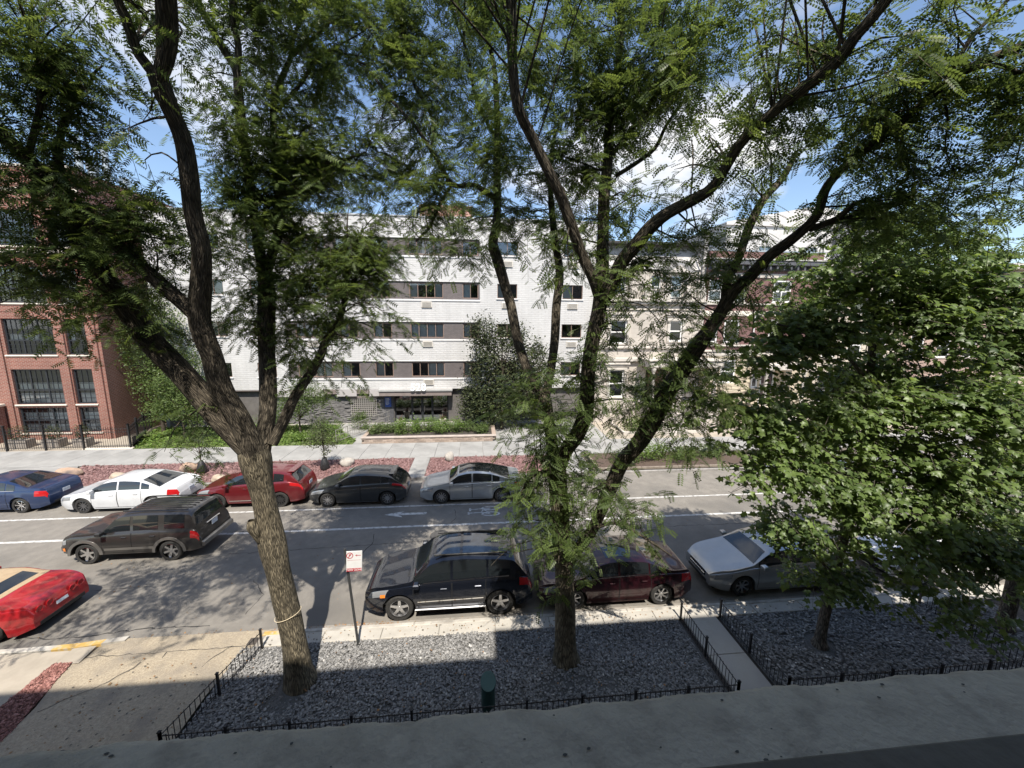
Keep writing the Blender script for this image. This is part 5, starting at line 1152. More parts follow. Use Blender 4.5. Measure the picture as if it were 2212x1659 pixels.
# ================================================================== big trees
def dcam(p): return float((np.asarray(p)-np.array([0,0,CAM_H]))@_f)
def limb(pts):
    """rows (px, py, depth, radius in px) -> x, y, z, radius in metres"""
    o = []
    for (a, b, Y, r_) in pts: p = at(a, b, Y); dv = p-np.array([0,0,CAM_H]); ca = dcam(p)/np.linalg.norm(dv); o.append((*p, r_*dcam(p)/FPX*ca**.55))
    return o
class Tree:
    tw = 28
    def __init__(s, name, label, cat, base, lm, bark, group, LV, LF, lsize):
        s.t = thing(name, label, cat, base, 0, group); s.base = np.array(base); s.lm, s.bark = lm, bark; s.nodes = []; s.fine = Tubes(); s.lv = []; s.LV, s.LF, s.ls = LV, LF, lsize; s.fine_n = 0
    def wood(s, name, pts, sides=14, rough=.06, step=.10, node=True):
        tb = Tubes(); S = tb.add(pts, step, sides, rough, len(s.nodes)); tb.build(name, M_bk_shade if name != 'trunk' and name != 'burr' and s.bark is M_bk else s.bark, s.t, s.base)
        if node: s.nodes.append(S[int(len(S)*.15):])
        return S
    def clump(s, px, py, rx, ry, Y, dens=1.0, dy=None, tint=.5, nb=None, dead=False):
        C = at(px, py, Y); k = dcam(C)/FPX; s.clump_w(C, (rx*k, dy or max(.5, min(1.3, (rx+ry)*.5*k*.8)), ry*k), dens, tint, nb)
    def clump_w(s, C, rr, dens=1.0, tint=.5, nb=None, dead=False):
        C = np.asarray(C, float); rr = np.asarray(rr, float)
        N_ = np.vstack(s.nodes); dd = np.linalg.norm(N_[:,:3]-C, axis=1); order = np.argsort(dd)
        area = rr[0]*rr[2]*3.1; nb = nb or max(3, int(area*1.7)); ntw = int(area*dens*s.tw)
        br = []
        for i in range(nb):
            a = N_[order[min(int(abs(rng.normal(0, 6))), len(order)-1)]]
            q = unit(rng.normal(size=3)); e = C+q*rr*rng.uniform(.45,.95)
            mid = (a[:3]+e)/2+rng.normal(size=3)*.05*np.linalg.norm(e-a[:3])+np.array([0,0,.10*np.linalg.norm(e-a[:3])])
            r0 = min(a[3]*.45, .017)*rng.uniform(.7,1.2)
            m2 = mid*.4+e*.6+rng.normal(size=3)*.06+np.array([0,0,.04])
            S = s.fine.add([(*a[:3], r0), (*mid, r0*.75), (*m2, r0*.5), (*e, .004)], .16, 5, .1, i); br.append(S)
        if dead: return
        B = np.vstack([b[int(len(b)*.35):] for b in br])
        st = B[rng.integers(0, len(B), ntw), :3]+rng.normal(size=(ntw,3))*rr*.24
        inside = (((st-C)/(rr*1.1))**2).sum(1) < 1.0; st = st[inside | (rng.uniform(size=len(st)) < .25)]
        for p in st:
            o = unit(p-C)*.5+unit(rng.normal(size=3)*[1,1,.45])*.9; o[2] -= .12; s.twig(p, unit(o), tint)
    def twig(s, p, d, tint):
        raise NotImplementedError
    def finish(s):
        s.fine.build('branches', M_bk_shade if s.bark is M_bk else s.bark, s.t, s.base, kind='stuff')
        pos, d, up, sz, tn = (np.concatenate(q) for q in zip(*s.lv))
        V, F, T = inst(s.LV, s.LF, pos, d, up, sz, tn)
        put('crown', npmesh('crown', V-s.base, F, s.lm, T), s.t, kind='stuff'); s.count = len(pos)
class Locust(Tree):
    def twig(s, p, d, tint):
        Ln = rng.uniform(.35,.85); n = int(Ln/.062); t = np.linspace(.1,1,n); sag = -.35*Ln*t**2
        P = p+d*(t*Ln)[:,None]; P[:,2] += sag
        s.fine.add([(*p,.005),(*P[-1],.0025)], .5, 3)
        side = unit(np.cross(d,[0,0,1.0]))*np.where(np.arange(n)%2, 1, -1)[:,None]
        fd = unit(d*.55+side*rng.uniform(.5,1.1,(n,1))+rng.normal(size=(n,3))*.25+np.array([0,0,-.35]))
        up = unit(np.array([0,0,1.0])+rng.normal(size=(n,3))*.45-d*.0)
        s.lv.append((P, fd, up, rng.uniform(.13,.31,n)*s.ls, np.clip(rng.normal(tint,.18,n)+rng.normal(0,.10),0,1)))
class Maple(Tree):
    tw = 58
    def twig(s, p, d, tint):
        d = unit(d*np.array([1,1,.4])); Ln = rng.uniform(.3,.6); n = 8
        t = np.linspace(.25,1.05,n); P = p+d*(t*Ln)[:,None]; P[:,2] -= .18*Ln*t**2
        s.fine.add([(*p,.006),(*P[-1],.003)], .4, 3)
        side = unit(np.cross(d,[0,0,1.0]))*np.where(np.arange(n)%2, 1, -1)[:,None]
        fd = unit(d*.5+side*rng.uniform(.4,1.1,(n,1))+rng.normal(size=(n,3))*.3+np.array([0,0,-.35])); P = P+fd*.06
        up = unit(np.array([0,-.40,1.0])+rng.normal(size=(n,3))*.38)
        s.lv.append((P, fd, up, rng.uniform(.075,.185,n)*s.ls, np.clip(rng.normal(tint,.2,n)+rng.normal(0,.12),0,1)))
G_BIG = 'street trees in the near beds'
# ---- left honey locust
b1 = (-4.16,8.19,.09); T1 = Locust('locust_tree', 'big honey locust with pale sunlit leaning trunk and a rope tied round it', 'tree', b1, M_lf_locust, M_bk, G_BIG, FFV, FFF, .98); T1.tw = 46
tr = limb([(650,1475,8.19,40.5),(646,1452,8.19,33.3),(640,1410,8.19,29.2),(628,1350,8.19,27.4),(613,1290,8.19,26.6),(601,1235,8.19,27.0),(590,1180,8.2,29.7),(581,1130,8.2,26.1),(573,1090,8.2,25.2),(563,1045,8.2,27.0),(555,1005,8.2,32.4),(548,975,8.2,32.4),(540,950,8.2,23.4)])
T1.wood('trunk', tr, 22, .05, .07, node=False)
# burr and scar on the trunk
T1.wood('burr', limb([(560,1170,8.0,6),(552,1150,7.98,12),(545,1138,7.96,13),(543,1124,7.96,8)]), 12, .1, .05, node=False)
T1.wood('limb', limb([(552,985,8.2,26),(505,935,8.15,26),(450,870,8.1,27),(390,803,8.0,28),(325,738,7.9,27),(282,677,7.8,27),(240,622,7.7,27),(207,575,7.6,26),(175,515,7.5,23),(150,450,7.4,20),(100,385,7.2,20),(50,335,7.0,18),(0,285,6.8,17),(-70,235,6.5,15)]), 18)
T1.wood('limb', limb([(550,978,8.15,26),(518,905,8.0,24),(492,862,7.9,23),(475,827,7.8,23),(458,768,7.7,23),(441,727,7.6,24),(431,685,7.5,23),(434,615,7.3,22),(435,540,7.1,21),(423,490,7.0,20),(414,445,6.9,19),(411,405,6.8,20),(398,312,6.6,21),(375,250,6.4,21),(352,195,6.2,24),(340,160,6.1,23)]), 18)
T1.wood('limb', limb([(345,170,6.1,15),(302,120,6.0,13),(272,40,5.8,13),(250,-10,5.7,12),(235,-70,5.6,11)]), 14)
T1.wood('limb', limb([(343,170,6.1,17),(356,130,6.0,20),(361,75,5.9,24),(358,0,5.7,25),(355,-70,5.5,23)]), 14)
T1.wood('limb', limb([(428,690,7.5,15),(400,660,7.45,17),(350,615,7.35,17),(295,565,7.3,16),(240,517,7.2,17),(190,473,7.15,17),(158,440,7.1,15)]), 14)
T1.wood('limb', limb([(563,975,8.3,22),(577,905,8.5,18),(579,827,8.7,18),(575,740,8.9,18),(575,665,9.1,18),(574,600,9.2,17),(563,550,9.3,12),(552,480,9.4,11),(540,400,9.5,11),(528,320,9.4,11),(521,270,9.3,12),(515,200,9.2,11),(510,150,9.1,10),(478,100,9.0,9),(445,38,8.9,8),(420,-20,8.8,7)]), 16)
T1.wood('limb', limb([(512,155,9.1,9),(515,100,9.0,8),(502,38,8.9,7),(505,-20,8.8,6)]), 10)
T1.wood('limb', limb([(572,605,9.2,11),(590,540,9.4,11),(603,500,9.6,10),(606,455,9.7,9),(597,375,9.8,8),(590,250,9.9,8),(596,200,10,7.5),(627,125,10.1,6),(634,85,10.1,5),(660,20,10.2,4)]), 12)
T1.wood('limb', limb([(588,960,8.3,12),(615,905,8.5,12),(637,858,8.7,11),(665,815,8.9,10),(692,770,9.0,9),(703,735,9.1,8),(728,702,9.2,8),(743,652,9.3,6),(750,602,9.4,5),(753,560,9.5,4)]), 12)
T1.wood('limb', limb([(745,640,9.3,4),(765,605,9.4,3.5),(795,585,9.5,2.5)]), 8)
T1.wood('limb', limb([(633,120,10.1,5),(700,60,9.6,4.5),(760,-10,9.2,4)]), 8)
T1.wood('limb', limb([(597,330,9.8,5),(660,350,9.6,5),(720,350,9.5,4),(790,330,9.4,3)]), 8)
T1.wood('limb', limb([(598,240,9.9,5),(650,180,9.7,4.5),(705,110,9.5,4),(790,140,9.4,3)]), 8)
T1.wood('dead_limb', limb([(148,430,7.4,11),(126,345,7.3,10),(136,275,7.3,8),(155,235,7.3,6),(170,198,7.3,5),(195,180,7.3,4),(206,155,7.3,3),(222,141,7.3,2.5)]), 8, .1, node=False)
T1.wood('limb', limb([(60,345,7.0,9),(90,200,6.8,7),(70,90,6.7,5),(40,0,6.6,4)]), 10)
T1.wood('limb', limb([(-40,520,7.4,6),(0,555,7.5,5),(60,585,7.6,4),(130,615,7.7,3)]), 8)
# rope round trunk
c0 = np.array(limb([(622,1325,8.19,27.5)])[0]); rp = []
for i in range(25):
    a = 2*math.pi*i/24; rp.append((c0[0]+math.cos(a)*(c0[3]*1.07), c0[1]+math.sin(a)*(c0[3]*1.07), c0[2]+.07*math.cos(a)-.02*math.sin(a), .006))
tb = Tubes(); tb.add(rp, .04, 6); tb.build('rope', mat('rope', (.62,.52,.36), .9), None, (c0[0],c0[1],c0[2]), label='thin pale rope tied round the left trunk', cat='rope', loc=(c0[0],c0[1],c0[2]))
for a in [(70,190,105,110,6.8,1.2,None,.38),(30,420,90,110,7.2,1.1,None,.38),(110,560,140,60,7.6,.9,None,.5),(70,660,100,60,7.8,.8,None,.5),(60,50,80,50,6.8,.45),(190,340,80,50,7.2,.7),
          (300,420,100,50,7.4,.75),(340,530,90,70,7.6,1.0,None,.42),(270,620,90,60,7.8,.8),(345,345,60,35,7.2,.45),(280,235,50,60,6.4,.35),(320,60,70,60,6.2,.45),
          (470,320,80,110,8.6,1.0,None,.42),(480,450,80,70,8.8,1.0,None,.42),(470,130,60,80,8.8,.7),(400,40,60,50,7.2,.6),(480,570,70,60,8.9,.7),(500,690,60,60,8.9,.45),
          (640,290,100,90,9.8,1.15,None,.45),(640,420,90,70,9.8,1.2,None,.45),(760,370,110,55,9.6,1.1,None,.42),(700,210,90,60,9.7,.7),(610,60,120,60,9.8,.8),(760,80,100,80,9.5,1.0,None,.45),(820,180,50,60,9.5,.5),(560,180,50,80,9.6,.6),
          (720,530,110,70,9.6,1.3,None,.48),(660,600,60,70,9.5,.9),(790,600,80,50,9.5,.9),(700,680,90,60,9.4,1.0),(800,690,60,45,9.5,.5),(650,760,60,50,9.2,.6),(800,770,60,35,9.4,.35),(730,810,60,40,9.2,.3),
          (250,700,80,40,8.0,.6),(200,170,50,60,7.2,.2),(130,480,60,50,7.3,.7,None,.35),(430,880,70,40,8.2,.3),(420,960,80,40,8.6,.22),(820,440,70,40,9.6,.8)]: T1.clump(*a)
for a in [(120,-120,140,90,6.8,.7),(330,-140,110,90,6.6,.7),(520,-140,110,90,8.8,.8),(690,-130,120,90,9.6,.8),(420,-300,160,90,8.6,.6),(650,-300,160,90,9.4,.6),(-120,120,110,130,6.8,.8),(-140,380,110,120,7.2,.7)]: T1.clump(*a)  # crown tops out of view, added to shade the street
for (C, r_, dn) in (((-9.5,5.0,9.5),(1.6,1.5,1.4),.8),((-8.0,4.2,12.5),(1.8,1.6,1.2),.6),((-10.5,6.5,7.2),(1.3,1.4,1.1),.7),((-6.0,4.5,13.6),(1.7,1.6,1.1),.6),((-3.6,4.6,14.2),(1.8,1.6,1.0),.6),((-9.8,7.5,12.0),(1.8,1.5,1.6),.7),((-6.5,7.0,14.5),(1.8,1.7,1.3),.7),((-3.5,7.5,15.4),(1.9,1.7,1.3),.6),((-12.0,5.8,10.5),(1.5,1.5,1.5),.6),((-7.4,2.9,11.3),(1.4,1.0,.9),.5)): T1.clump_w(C, r_, dn*.5)  # unseen overhead foliage added to dapple the road below
for a in [(520,60,70,60,9.4,.9),(700,300,80,60,9.8,1.0),(830,250,60,60,9.5,.8),(830,70,60,60,9.5,.9),(590,480,60,50,9.6,.9),(540,620,60,60,9.2,.8),(230,480,70,60,7.3,.8,None,.4),(380,620,60,50,8.0,.6),(30,120,80,80,6.8,.9,None,.4),(160,90,50,60,6.8,.5)]: T1.clump(*a)
for a in [(620,540,70,60,9.6,.9),(690,450,80,60,9.7,1.0),(780,480,80,60,9.6,.9),(840,560,50,50,9.6,.6),(610,680,60,60,9.3,.7),(660,360,80,60,9.8,1.0),(330,470,90,60,7.6,.9),(200,620,80,60,7.8,.7),(360,720,60,60,8.2,.5),(150,360,70,60,7.2,.8,None,.4),(560,330,60,80,9.5,.8)]: T1.clump(*a)
for a in [(640,640,60,50,9.4,.7),(780,640,60,50,9.5,.7),(840,680,45,40,9.5,.45),(760,560,60,40,9.6,.8)]: T1.clump(*a)
T1.finish()
# ---- middle honey locust
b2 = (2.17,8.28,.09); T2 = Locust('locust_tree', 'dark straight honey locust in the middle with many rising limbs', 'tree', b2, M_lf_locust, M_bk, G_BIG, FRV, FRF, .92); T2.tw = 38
tr = limb([(1222,1428,8.28,36),(1221,1405,8.28,28),(1221,1370,8.28,25),(1222,1310,8.28,23),(1219,1240,8.28,21),(1213,1160,8.28,20),(1207,1080,8.28,20),(1202,1010,8.28,21),(1198,985,8.28,20)])
T2.wood('trunk', tr, 20, .05, .07)
T2.wood('limb', limb([(1200,1010,8.3,15),(1192,955,8.4,13),(1183,892,8.5,12),(1175,860,8.6,13),(1150,827,8.7,10),(1123,752,8.9,10.5),(1112,702,9.0,10.5),(1104,660,9.1,10.5),(1094,627,9.2,11),(1076,565,9.3,12),(1065,527,9.4,11),(1073,477,9.5,9),(1074,415,9.6,9),(1073,375,9.6,9),(1074,300,9.7,8),(1073,225,9.8,7),(1068,150,9.9,6),(1050,60,10,4),(1045,-20,10,3)]), 14)
T2.wood('limb', limb([(1176,865,8.6,10),(1187,815,8.6,9),(1198,740,8.7,9.5),(1202,665,8.8,9.5),(1209,590,8.9,9),(1198,515,9.0,8),(1191,440,9.1,7),(1188,370,9.2,5),(1200,280,9.3,4)]), 12)
T2.wood('limb', limb([(1204,1020,8.2,16),(1222,975,8.1,16),(1247,940,8.0,16.5),(1265,890,7.9,16.5),(1268,830,7.8,16),(1272,780,7.7,15.5),(1281,727,7.6,15.5),(1294,670,7.5,16),(1299,640,7.5,17)]), 16)
T2.wood('limb', limb([(1298,650,7.5,13),(1280,600,7.4,12),(1256,550,7.3,12),(1231,477,7.1,12),(1212,425,7.0,12),(1195,390,6.9,12),(1151,300,6.7,12),(1122,240,6.5,12),(1110,175,6.4,12.5),(1105,60,6.2,13),(1106,0,6.1,13),(1100,-60,6.0,12)]), 14)
T2.wood('limb', limb([(1301,645,7.6,14),(1301,577,7.7,14),(1303,490,7.8,13.5),(1306,415,7.9,13),(1313,350,8.0,12),(1318,250,8.1,11),(1331,175,8.2,10),(1341,75,8.3,9),(1340,0,8.4,8),(1342,-60,8.4,7)]), 14)
T2.wood('limb', limb([(1304,645,7.4,15),(1323,613,7.3,14),(1343,567,7.2,15),(1376,527,7.0,16),(1406,490,6.8,16),(1443,460,6.6,14),(1506,427,6.3,13),(1543,400,6.1,12),(1593,318,5.8,13),(1631,278,5.6,13),(1690,225,5.3,14),(1746,182,5.0,15),(1809,132,4.8,16),(1846,80,4.6,16),(1884,38,4.5,16),(1940,-30,4.3,15)]), 16)
T2.wood('limb', limb([(1218,1235,8.2,12),(1250,1185,8.1,12),(1281,1142,8.0,12.5),(1313,1067,7.9,14),(1343,1000,7.8,16),(1381,955,7.7,18),(1418,892,7.6,19),(1450,832,7.5,20),(1468,808,7.4,20),(1496,765,7.3,19),(1531,715,7.2,16),(1556,677,7.1,15),(1581,632,7.0,15),(1615,602,6.9,14),(1659,555,6.7,13),(1697,527,6.6,13),(1734,497,6.4,12),(1766,463,6.3,11),(1780,415,6.2,11),(1800,385,6.1,10),(1834,350,6.0,10),(1871,322,5.8,10),(1984,232,5.3,11),(2034,187,5.1,11),(2109,140,4.9,12),(2230,90,4.6,12)]), 16)
T2.wood('limb', limb([(1750,495,6.4,8),(1809,472,6.3,8),(1846,440,6.2,6),(1890,427,6.2,4)]), 10)
T2.wood('limb', limb([(1566,655,7.1,10),(1570,612,7.2,9),(1595,560,7.3,9),(1618,490,7.4,10),(1650,430,7.4,9),(1690,385,7.4,8),(1720,330,7.3,6)]), 12)
T2.wood('limb', limb([(2040,180,5.1,7),(2100,80,4.9,6),(2160,20,4.8,5),(2200,-30,4.7,5)]), 10)
T2.wood('limb', limb([(2090,152,4.9,7),(2150,140,4.8,6),(2212,160,4.7,6),(2280,170,4.6,5)]), 10)
T2.wood('limb', limb([(1313,340,8.0,6),(1350,300,7.8,6),(1400,230,7.6,6),(1450,165,7.4,5),(1480,160,7.3,3)]), 10)
T2.wood('limb', limb([(1330,380,8.0,5),(1370,355,7.9,5),(1415,320,7.8,4.5),(1440,270,7.7,4),(1490,200,7.6,3)]), 10)
T2.wood('limb', limb([(1073,430,9.6,6),(1025,400,9.5,5.5),(980,400,9.4,5),(948,352,9.4,5),(900,277,9.3,4.5),(853,225,9.2,4),(800,155,9.2,3)]), 10)
T2.wood('limb', limb([(975,400,9.4,3.5),(948,445,9.4,3.5),(928,490,9.4,3),(898,522,9.4,2)]), 8)
T2.wood('limb', limb([(930,330,9.4,4),(935,260,9.4,4),(890,170,9.5,4),(870,80,9.5,3.5),(860,0,9.5,3)]), 8)
T2.wood('limb', limb([(1072,300,9.7,4),(1030,220,9.7,4),(1010,120,9.7,3.5),(980,30,9.7,3)]), 8)
T2.wood('limb', limb([(1205,1050,8.2,5),(1170,1020,8.0,4),(1140,1040,7.8,3),(1115,1090,7.7,2)]), 8)
T2.wood('limb', limb([(1281,1142,7.9,5),(1330,1130,7.7,4),(1390,1160,7.5,3),(1450,1200,7.4,2)]), 8)
for a in [(900,160,80,110,9.4,1.1,None,.5),(860,40,80,60,9.4,.8),(920,300,70,70,9.4,.8),(990,90,60,80,9.6,.6),(960,440,90,60,9.4,1.1,None,.45),(980,545,90,55,9.4,.8,None,.42),(880,500,40,40,9.4,.4),(1030,340,50,80,9.6,.8),(840,300,50,60,9.3,.3),
          (1170,90,110,90,7.6,1.2,None,.42),(1180,230,90,90,8.0,1.1,None,.42),(1210,360,90,80,8.2,1.1,None,.42),(1130,420,70,70,8.8,.8,None,.42),(1160,540,70,60,8.8,.5),(1290,300,70,110,7.9,1.0,None,.45),(1270,470,80,70,7.8,.6),(1060,50,60,70,9.8,.7),
          (1380,90,120,90,7.4,1.2,None,.55),(1420,230,80,70,7.4,.6),(1530,110,110,90,6.4,1.1,None,.65),(1600,210,90,70,5.8,.8,None,.68),(1470,330,80,40,6.8,.5),(1540,320,80,50,6.2,.6,None,.6),(1650,330,90,60,6.6,.9,None,.62),(1700,100,90,80,5.6,.95,None,.58),
          (1800,230,110,70,5.6,1.0,None,.52),(1900,120,90,80,5.0,.7,None,.5),(2010,70,100,70,5.0,.8,None,.48),(1900,320,120,70,5.9,1.0,None,.45),(2040,300,120,90,5.4,.9,None,.55),(2150,200,90,90,4.8,1.0,None,.42),(2150,380,100,90,5.4,.8,None,.52),(1950,430,110,60,6.2,.9,None,.6),(2080,480,110,60,6.2,.9,None,.6),(1780,420,70,40,6.4,.4),  # tints raised here to paint sun on the upper right leaves
          (1440,560,90,45,7.2,.9),(1400,620,80,40,7.3,.6),(1570,560,60,60,7.2,.9,None,.55),(1640,480,60,50,7.2,.7,None,.55),(1340,690,60,40,7.5,.5),(1420,760,110,60,7.5,.85),(1350,850,90,50,7.7,.9),(1440,880,80,50,7.5,.8),(1500,850,60,40,7.5,.6),
          (1140,890,60,55,8.0,.8,None,.42),(1145,950,50,50,7.8,.8,None,.42),(1160,1000,45,55,7.8,.9,None,.45),(1150,1075,45,45,7.7,.7,None,.45),(1125,1150,55,35,7.7,.5,None,.5),(1250,1020,60,60,7.8,.8,None,.45),(1310,1040,70,60,7.7,.7,None,.48),(1340,1110,80,45,7.6,.5),(1410,1170,60,40,7.5,.35),(1220,1120,50,60,7.8,.7,None,.42),(1210,1210,60,50,7.7,.8,None,.48),(1240,1170,50,50,7.7,.7,None,.5),(1090,1210,35,30,7.6,.4,None,.55),(1240,1280,40,30,7.8,.4),
          (1240,600,45,35,7.2,.5,None,.75),(1280,800,30,50,7.6,.4,None,.7),(1190,790,50,50,8.6,.5),(1290,900,60,40,7.8,.4)]: T2.clump(*a)
for a in [(880,-120,110,90,9.4,.8),(1040,-120,100,90,9.6,.8),(1180,-130,120,90,8.0,.8),(1380,-130,120,90,8.0,.8),(1560,-100,110,80,6.4,.7),(1750,-80,110,80,5.4,.6),(1000,-320,160,110,9.4,.6),(1280,-320,170,110,8.2,.6),(1980,-70,110,70,4.9,.6),(2300,60,90,120,4.8,.7),(2320,300,90,120,5.2,.7)]: T2.clump(*a)  # tops above the view, likewise put in for street shade
for (C, r_, dn) in (((-1.2,4.8,13.8),(1.7,1.6,1.0),.55),((1.0,4.2,13.4),(1.8,1.5,1.0),.6),((3.6,4.6,13.6),(1.8,1.6,1.0),.6),((0,7.4,15.2),(1.9,1.6,1.3),.6),((3.2,7.4,15.4),(1.9,1.6,1.3),.6)): T2.clump_w(C, r_, dn*.45)  # more unseen overhead foliage, added for the road dapples
for a in [(940,60,80,70,9.5,.9),(1010,230,50,70,9.6,.8),(1090,320,60,80,9.2,.9,None,.42),(1100,200,60,80,8.6,.9,None,.42),(1250,60,80,80,7.8,1.1,None,.45),(1260,180,70,70,7.9,1.0,None,.45),(1340,200,60,90,7.8,.9,None,.48),(1460,60,90,70,7.0,1.0,None,.6),(1620,80,80,70,6.0,.9,None,.6),(1700,260,70,60,5.8,.8,None,.55),(1860,220,90,70,5.4,1.0,None,.48),(1980,200,80,60,5.2,.9,None,.45),(2100,60,90,60,4.9,.9,None,.42),(2180,450,90,70,6.0,.9,None,.6),(1980,520,100,60,6.8,.6,None,.5),(2120,560,100,60,6.6,.6,None,.5),(1850,480,80,50,6.6,.8,None,.42),(1160,1050,40,50,7.7,.8,None,.45),(1170,930,60,70,8.0,.9,None,.42),(1270,1090,50,60,7.7,.6,None,.45)]: T2.clump(*a)  # upper right tints again raised as painted sunlight
for a in [(1030,470,70,60,9.5,.8),(1150,480,70,60,8.8,.7,None,.42),(1230,540,60,60,8.0,.6),(900,430,60,50,9.4,.7),(1380,420,70,60,7.2,.6),(1500,500,70,50,7.2,.6,None,.55),(1620,640,60,50,7.2,.5,None,.5),(1320,780,60,50,7.6,.6)]: T2.clump(*a)
for a in [(1370,600,70,50,7.4,.7),(1460,640,70,50,7.3,.6),(1530,800,60,50,7.3,.7),(1390,700,70,50,7.5,.6),(1600,740,60,50,7.2,.6),(1480,930,60,45,7.5,.6),(1560,880,60,50,7.4,.6),(1660,620,60,50,7.0,.5)]: T2.clump(*a)
T2.finish()
# ---- young maple on the right
b3 = (8.97,8.12,.09); T3 = Maple('maple_tree', 'young maple with broad lobed leaves in the right hand gravel bed', 'tree', b3, M_lf_maple, M_bk_m, G_BIG, MLV, MLF, 1.0)
T3.wood('trunk', limb([(1770,1398,8.12,24),(1772,1380,8.12,14),(1779,1340,8.12,12),(1790,1290,8.12,11),(1815,1190,8.15,11),(1845,1080,8.2,10.5),(1864,985,8.25,10),(1876,870,8.3,9),(1885,735,8.4,8),(1892,650,8.4,7),(1896,520,8.5,5),(1900,430,8.5,3)]), 14, .04)
for q in ([(1830,1130,8.2,6),(1790,1060,8.0,4),(1720,1000,7.8,3),(1660,960,7.7,2)],[(1868,960,8.25,6),(1930,900,8.0,5),(2010,860,7.7,4),(2080,840,7.5,3)],[(1880,830,8.3,6),(1820,760,8.1,4),(1750,720,7.9,3),(1680,700,7.8,2)],[(1885,740,8.4,6),(1950,660,8.3,5),(2000,600,8.2,4),(2050,540,8.1,3)],[(1850,1060,8.2,6),(1920,1050,7.8,4),(2000,1080,7.4,3),(2080,1130,7.2,2)],[(1892,660,8.4,5),(1840,600,8.4,3),(1790,560,8.4,2)],[(1810,1200,8.15,5),(1870,1200,7.8,4),(1950,1240,7.5,3)],[(1870,900,8.3,5),(1860,900,9.0,4),(1820,900,9.6,3)],[(1800,1240,8.1,4),(1740,1180,8.0,3),(1690,1150,7.9,2)]): T3.wood('limb', limb(q), 8)
for a in [(1760,600,80,60,8.3,.7,None,.5),(1950,480,110,60,8.2,.9,None,.45),(2120,640,90,90,7.8,1.0,None,.5),(1560,900,50,50,7.8,.5,None,.6),(1690,800,90,70,7.9,1.0,None,.5),(1640,880,80,60,7.8,.9,None,.55),(1780,700,100,80,8.1,1.0,None,.45),(1880,600,110,90,8.3,1.1,None,.45),(2020,560,110,90,8.1,1.1,None,.45),(1960,690,100,80,8.1,1.0,None,.4),(2060,720,110,90,7.9,1.1,None,.45),(1830,850,110,70,8.0,1.1,None,.55),(1730,920,110,70,7.8,1.1,None,.6),(1860,930,110,60,7.8,1.1,None,.65),(2010,860,120,80,7.7,1.2,None,.65),(2130,870,90,110,7.5,1.2,None,.5),(1680,1020,110,60,7.7,.9,None,.5),(1800,1020,100,60,7.8,1.0,None,.5),(1950,990,120,70,7.6,1.1,None,.5),(2080,1010,110,80,7.4,1.1,None,.45),(1710,1110,80,55,7.9,.8,None,.45),(1810,1130,90,60,7.8,.7,None,.45),(1940,1120,120,70,7.4,.9,None,.45),(1790,1250,80,40,7.9,.8,None,.4),(1900,1270,110,40,7.6,.6,None,.35),(1580,960,60,50,7.7,.5,None,.5),(1620,1050,50,40,7.7,.4),(1740,1000,80,50,8.6,.6),(1700,680,80,60,8.4,.7,None,.5),(2080,930,110,90,7.2,.9,None,.55),(1900,1060,120,60,7.4,.9,None,.5),(1760,1150,80,50,7.6,.7,None,.5),(2050,1190,110,60,7.0,.8,None,.45),(1850,780,110,80,9.0,.6),(1960,800,110,80,9.0,.6)]: T3.clump(*a)  # brighter tints paint the sunlit patches of this crown
for a in [(1590,850,60,50,7.8,.7,None,.65),(1600,1000,70,50,7.7,.6,None,.6),(1640,760,60,50,8.0,.7,None,.6),(1700,640,60,50,8.3,.5,None,.55),(1560,1060,40,40,7.7,.4,None,.6)]: T3.clump(*a)
T3.finish()
# ---- second maple, its trunk beyond the right edge
b4 = (14.6,8.2,.09); T4 = Maple('maple_tree', 'dark maple at the right edge with leaves hanging over the fence', 'tree', b4, M_lf_maple, M_bk_m, G_BIG, MLV, MLF, 1.0)
T4.wood('trunk', [(14.6,8.2,.05,.26),(14.6,8.2,.5,.17),(14.5,8.15,2,.15),(14.3,8.1,4,.13),(14.2,8.1,6.5,.10),(14.2,8.1,9.5,.05)], 12, .04)
for q in ([(14.4,8.1,2.6,.06),(13.2,7.8,3.2,.04),(11.8,7.5,3.3,.02)],[(14.3,8.1,4,.06),(12.8,7.6,5,.04),(11.3,7.2,5.6,.02)],[(14.2,8.1,6,.05),(13,7.8,7.2,.03),(12,7.6,8.0,.02)],[(14.3,8.1,5,.05),(15.4,8.3,6,.03),(16.5,8.5,6.6,.02)],[(14.3,8.1,4.4,.05),(14.5,9.4,5.2,.03),(14.6,10.5,5.6,.02)]): T4.wood('limb', q, 8)
for a in [(2100,1130,110,70,7.0,1.1,None,.35),(2180,1240,90,70,6.9,1.2,None,.3),(2080,1270,100,55,6.9,1.0,None,.3),(2020,1340,70,40,6.8,.6,None,.3),(2150,1350,80,50,6.8,.7,None,.3),(2200,1050,90,90,7.2,1.2,None,.4),(2190,750,90,110,7.6,1.3,None,.42),(2200,580,80,90,7.9,1.2,None,.42),(2270,900,100,120,7.6,1.0,None,.42),(2300,1200,100,120,7.4,.9,None,.35),(2330,650,100,140,8.0,.9)]: T4.clump(*a)
T4.finish()
print('leaves', T1.count, T2.count, T3.count, T4.count)
